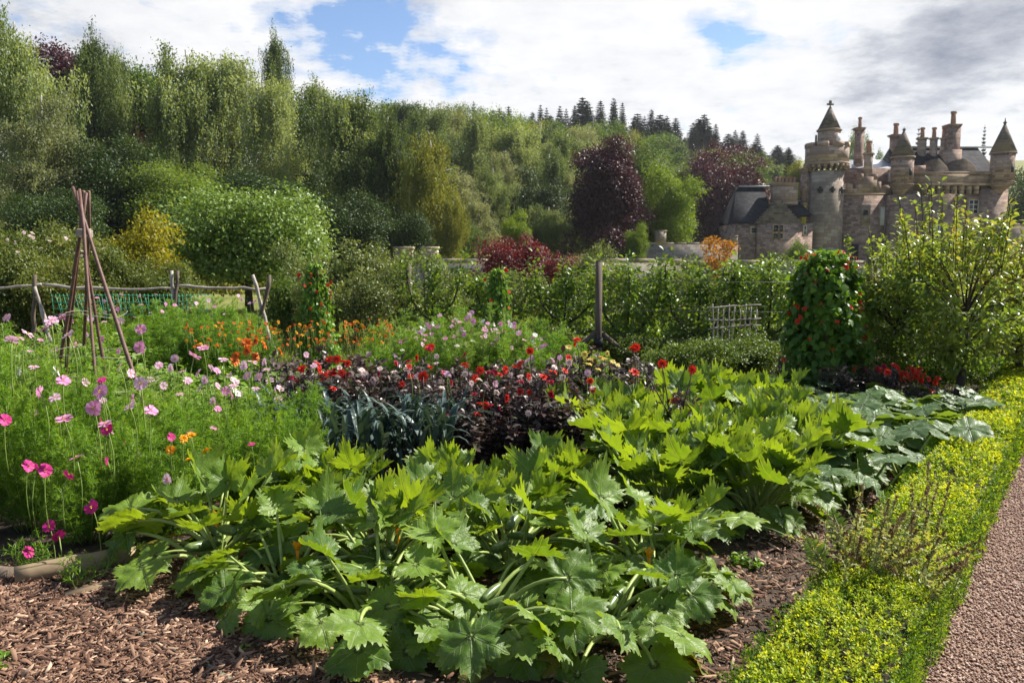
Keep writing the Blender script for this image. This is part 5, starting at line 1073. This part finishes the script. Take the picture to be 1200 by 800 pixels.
# standard apple trees at the path corner
def orchard(H, Wd, nl, npl, tz, seed_l=.062, low=.3):
    tr = MB(); lf = MB(); z = np.linspace(-.1, H*.5, 7); p0 = np.column_stack([.05*np.sin(z*3), .03*np.cos(z*2), z]); tube(tr, p0, np.linspace(.055, .035, 7), 8)
    for i in range(nl):
        d = sph(1)[0]; zc = low+(1-low)*(.5+.5*d[2])**.9; e = np.array([d[0]*Wd/2*.9*(1.15-.5*zc), d[1]*Wd/2*.9*(1.15-.5*zc), H*zc]); b = p0[min(6, 2+int(zc*5))]
        pp = curve(b, e, .1, 7); tube(tr, pp, np.linspace(.012, .003, 7), 5)
        for q, m in zip(pp[2:], (int(npl*.5), int(npl*.7), npl, npl, npl)):
            dd = sph(m); s = seed_l*uni(.6, 1.2, m); stamp(lf, LEAF6, q+dd*.13*R.random((m, 1))**.5, dd+[0, 0, -.15], sph(m)*.6+[0, 0, .8], s, s*.6, np.clip(R.random()*.3+.25*(zc > .75)+uni(0, .6, m), 0, 1))
    for k in range(24):   # upright water shoots
        a = uni(0, 2*PI); r_ = uni(0, Wd*.4); pp = curve((math.cos(a)*r_, math.sin(a)*r_, H*.72), (math.cos(a)*r_*1.2, math.sin(a)*r_*1.2, H*uni(.92, 1.2)), .02, 6); tube(tr, pp, .005, 4)
        m = 34; t = R.random(m)*5; b = np.stack([np.interp(t, range(6), pp[:, c]) for c in range(3)], 1); dd = sph(m); s = seed_l*uni(.7, 1.2, m); stamp(lf, LEAF6, b+dd*.02, dd+[0, 0, .3], sph(m)*.5+[0, 0, 1], s, s*.6, np.clip(uni(.45, 1, m), 0, 1))
    mb = MB(); prism(mb, .02, 0, H*.22, H*.235, .062, .062, 10)
    return [part('trunk', tr.mesh('trunk', DKBARK, True)), part('crown', lf.mesh('crown', M_TREE2)), part('tree_tie', mb.mesh('tree_tie', DARKM))]
OT = [orchard(2.1, 2.1, 54, 23, .3, .07, .22), orchard(2.0, 1.9, 52, 26, .3, .07, .2)]
p = P(1137, 250, 8.9); thing('apple_tree', 'young apple tree with reddish shoot tips beside the end of the box hedge', 'tree', (p[0], 8.9, 0), .4, (1., 1., 1.0), None, OT[0])
p = P(1062, 250, 10.); thing('apple_tree', 'thin leaning apple tree just beyond the red dahlias and the dark post', 'tree', (p[0], 10., 0), 2, (1., 1., .92), None, OT[1])
p = P(1205, 250, 9.9); thing('apple_tree', 'apple tree at the frame edge over the lawn corner', 'tree', (p[0], 9.9, 0), 4, (1., 1., .86), None, OT[1])
p = P(1100, 250, 11.4); thing('apple_tree', 'apple tree standing behind the one with reddish shoots', 'tree', (p[0], 11.4, 0), 1, (1.2, 1.2, .85), None, OT[1])
# ------------------------------------------------------------------ lawn, small plants, edging
LAWN = leafmat('lawn_blades', [(.10, .16, .02), (.18, .25, .035), (.28, .33, .07)], .35, .5, nscale=1.2, ow=0)
mb = MB(); q = scatter([tuple(hp(9.2, -.7)), tuple(hp(9.5, 3)), (14, 19), (5, 19), (4.2, 11.2)], 42000); n = len(q); stamp(mb, HAIR, np.column_stack([q, np.zeros(n)]), sph(n)*.5+[0, 0, 1], sph(n), uni(.04, .09, n), .012, uni(0, 1, n))
one('grass', mb, LAWN, 'bright green rough lawn beyond the apple trees', 'grass', kind='stuff')
mb = MB(); q = scatter([(-9, 12.5), (4.5, 12.3), (6, 24), (-14, 24)], 60000); n = len(q); stamp(mb, HAIR, np.column_stack([q, np.zeros(n)]), sph(n)*.5+[0, 0, 1], sph(n), uni(.08, .2, n), .02, uni(0, 1, n))
one('grass', mb, LAWN, 'long grass between the espaliers and round the fence', 'grass', kind='stuff')
mb = MB(); n = 60000; x = uni(-40, 12, n); y = uni(36, 72, n); z = hz(x, y); stamp(mb, LEAF4, np.column_stack([x, y, z-.05]), sph(n)*.5+[0, 0, 1], sph(n), uni(.3, .7, n), .16, uni(0, 1, n))
one('grass', mb, leafmat('bank_grass', [(.10, .12, .02), (.20, .20, .035), (.32, .28, .07)], .3, .8, nscale=.2, nw=1.2, ow=0), 'tawny green meadow on the sunny bank under the birches', 'grass', kind='stuff')
LOG = plain('log_wood', [(.12, .085, .045), (.26, .19, .11), (.40, .31, .19)], .8, 9, 6, .5, .005, stretch=(.25, 1, 1))
def log(u0, v0, u1, v1, r, name, label, mat=LOG, flat=False, z=None):
    a, b = G(u0, v0, r), G(u1, v1, r); c = (a+b)/2; mb = MB()
    if flat:
        L_ = np.linalg.norm(b-a); box(mb, -L_/2, L_/2, -.018, .018, -r, r)
    else:
        p = curve(a-c, b-c, .01, 9)+0; tube(mb, p, r*(1+.04*R.normal(size=9)), 14)
    ang = math.atan2(b[1]-a[1], b[0]-a[0]); o = props(mobj(name, mb.mesh(name, mat, not flat), None, tuple(c), ang if flat else 0.), label, 'timber edging'); return o
log(18, 676, 160, 652, .055, 'timber_log', 'peeled round log edging the cosmos bed'); log(-60, 672, 12, 674, .045, 'timber_log', 'darker log end butting the long peeled log', M_WOOD)
log(76, 701, 160, 679, .028, 'edging_board', 'sawn board edge half sunk in bark mulch', LOG, True)
GP = plain('green_cord', [(.10, .12, .08), (.17, .19, .13)], .7, 12)
mb = MB(); tube(mb, [G(u, v, .03) for u, v in ((100, 712), (150, 735), (185, 755), (240, 778), (275, 800))], .012, 6); one('buried_cord', mb, GP, 'grey-green rope lying half buried across the bark mulch', 'rope')
# dead herb plant leaning over the hedge
mb = MB(); st = MB(); fr_ = MB(); base = G(1035, 700, 0); base = G(1030, 692, .16)
BR = leafmat('dry_seed_head', [(.09, .045, .035), (.16, .08, .06), (.26, .16, .09)], .1, .8, nw=.2); SG = leafmat('sage_leaf', [(.20, .24, .09), (.32, .36, .15), (.45, .38, .12)], .35, .5, nscale=5)
for k in range(80):
    d = unit(np.array([R.normal()*.75, R.normal()*.6, uni(.7, 1.2)])); l = uni(.28, .6); b = np.append(base[:2]+R.normal(size=2)*.11, .16); p = curve(b, b+d*l, .03, 7); tube(st, p, np.linspace(.003, .0012, 7), 4)
    m = 46; t = uni(1, 4.2, m); q = np.stack([np.interp(t, range(7), p[:, c]) for c in range(3)], 1); stamp(mb, LEAF6, q, sph(m)+d*.4, sph(m)+[0, 0, .6], uni(.016, .038, m), .013, uni(0, 1, m))
    if k % 2 == 0: m = 70; t = uni(3.2, 6, m); q = np.stack([np.interp(t, range(7), p[:, c]) for c in range(3)], 1); stamp(fr_, LEAF4, q, sph(m)+d*.5, sph(m), .014, .011, uni(0, 1, m))
hb = thing('herb_plant', 'straggly herb with brown seed spikes leaning over the box hedge', 'herb'); mobj('stem', st.mesh('stem', M_STEM), hb); mobj('foliage', mb.mesh('foliage', SG), hb); mobj('seed_head', fr_.mesh('seed_head', BR), hb)
# fern fronds in the hedge
for k, (dx, dy, lx, ly, lz) in enumerate(((.1, .15, .05, .12, .42), (-.05, .2, -.12, .1, .4), (.16, .3, .22, .05, .34), (-.2, -.02, -.22, .06, .3))):
    mb = MB(); b = base+[dx, dy, .06]; e = b+np.array([lx, ly, lz])*.62; p = curve(b, e, .05, 24, (lx, ly, 0)); tube(mb, p, .002, 4)
    A = unit(e-b); S = unit(np.cross(A, [.2, -1, .1])); t = np.linspace(.1, 1, 22)
    for s in (-1, 1): stamp(mb, LEAF6, p[2:], S*s+A*.35+R.normal(size=(22, 3))*.08, np.cross(A, S), .075*np.sin(PI*np.clip(t*.85+.12, 0, 1)), .012, t)
    one('fern_frond', mb, M_FERN2, ('upright fern frond rising through the box hedge', 'fern frond arching beside the upright one over the straggly herb', 'fern frond bending towards the gravel path', 'pale fern frond at the courgette side of the straggly herb')[k], 'fern', 'fern fronds')
# weeds in the mulch
wd = [leafy(.12, .2, 90, .05, M_HERB, 7), feathery(.22, .22, 7, M_FERN, 10, .035)]
for (u, v, k, s, lab) in ((100, 690, 1, 1, 'feathery seedling beside the sawn board'), (148, 672, 1, .9, 'feathery seedling where the log ends'), (292, 770, 0, .5, 'small weed in bare soil before the courgettes'), (2, 790, 0, .8, 'little green weed in the mulch corner'), (870, 668, 0, .8, 'small grassy weed at the edge of the courgettes'), (1150, 470, 0, 1., 'leafy weed at the end of the bed'), (40, 668, 1, 1.1, 'feathery seedling drooping over the round log')):
    thing('weed_plant', lab, 'weed', tuple(G(u, v)), uni(0, 6), s, None, wd[k])

for k, (u, vt, d, w_) in enumerate(((838, 388, 10.4, 80), (885, 384, 10.6, 76), (790, 392, 10.2, 70))): shrub('bush', u, vt, d, w_, 'leafy_bush', ('low green bush hiding the feet of the wattle panel', 'low green bush between the wattle panel and bean pillar', 'low green bush beside the braced post brace')[k], k)
shrub('bush', 1075, 318, 12.6, 96, 'leafy_bush', 'dark leafy bush behind the leaning apple tree'); shrub('apple', 1165, 330, 13, 100, 'leafy_bush', 'grey-green bush behind the reddish-tipped apple tree')
shrub('bush', 1008, 340, 11.6, 60, 'leafy_bush', 'low bush at the foot of the dark post')
px('lone', 'red', [(1040, 436), (1052, 432), (1066, 431), (1074, 441), (1084, 439), (1088, 444), (1058, 446), (1096, 448)], 8.1, 1.05, .1)
# ------------------------------------------------------------------ air
def haze(density):
    m, nt, out = newmat('haze_air'); v = nt.nodes.new('ShaderNodeVolumePrincipled'); v.inputs['Color'].default_value = (.82, .88, .95, 1); v.inputs['Density'].default_value = density; v.inputs['Anisotropy'].default_value = .3
    L(nt, v.outputs[0], out.inputs['Volume']); mb = MB(); box(mb, -1600, 1600, -70, 3100, -8, 75); one('haze', mb, m, 'thin pale summer haze over the far wood', 'haze', kind='stuff')
haze(.00016)
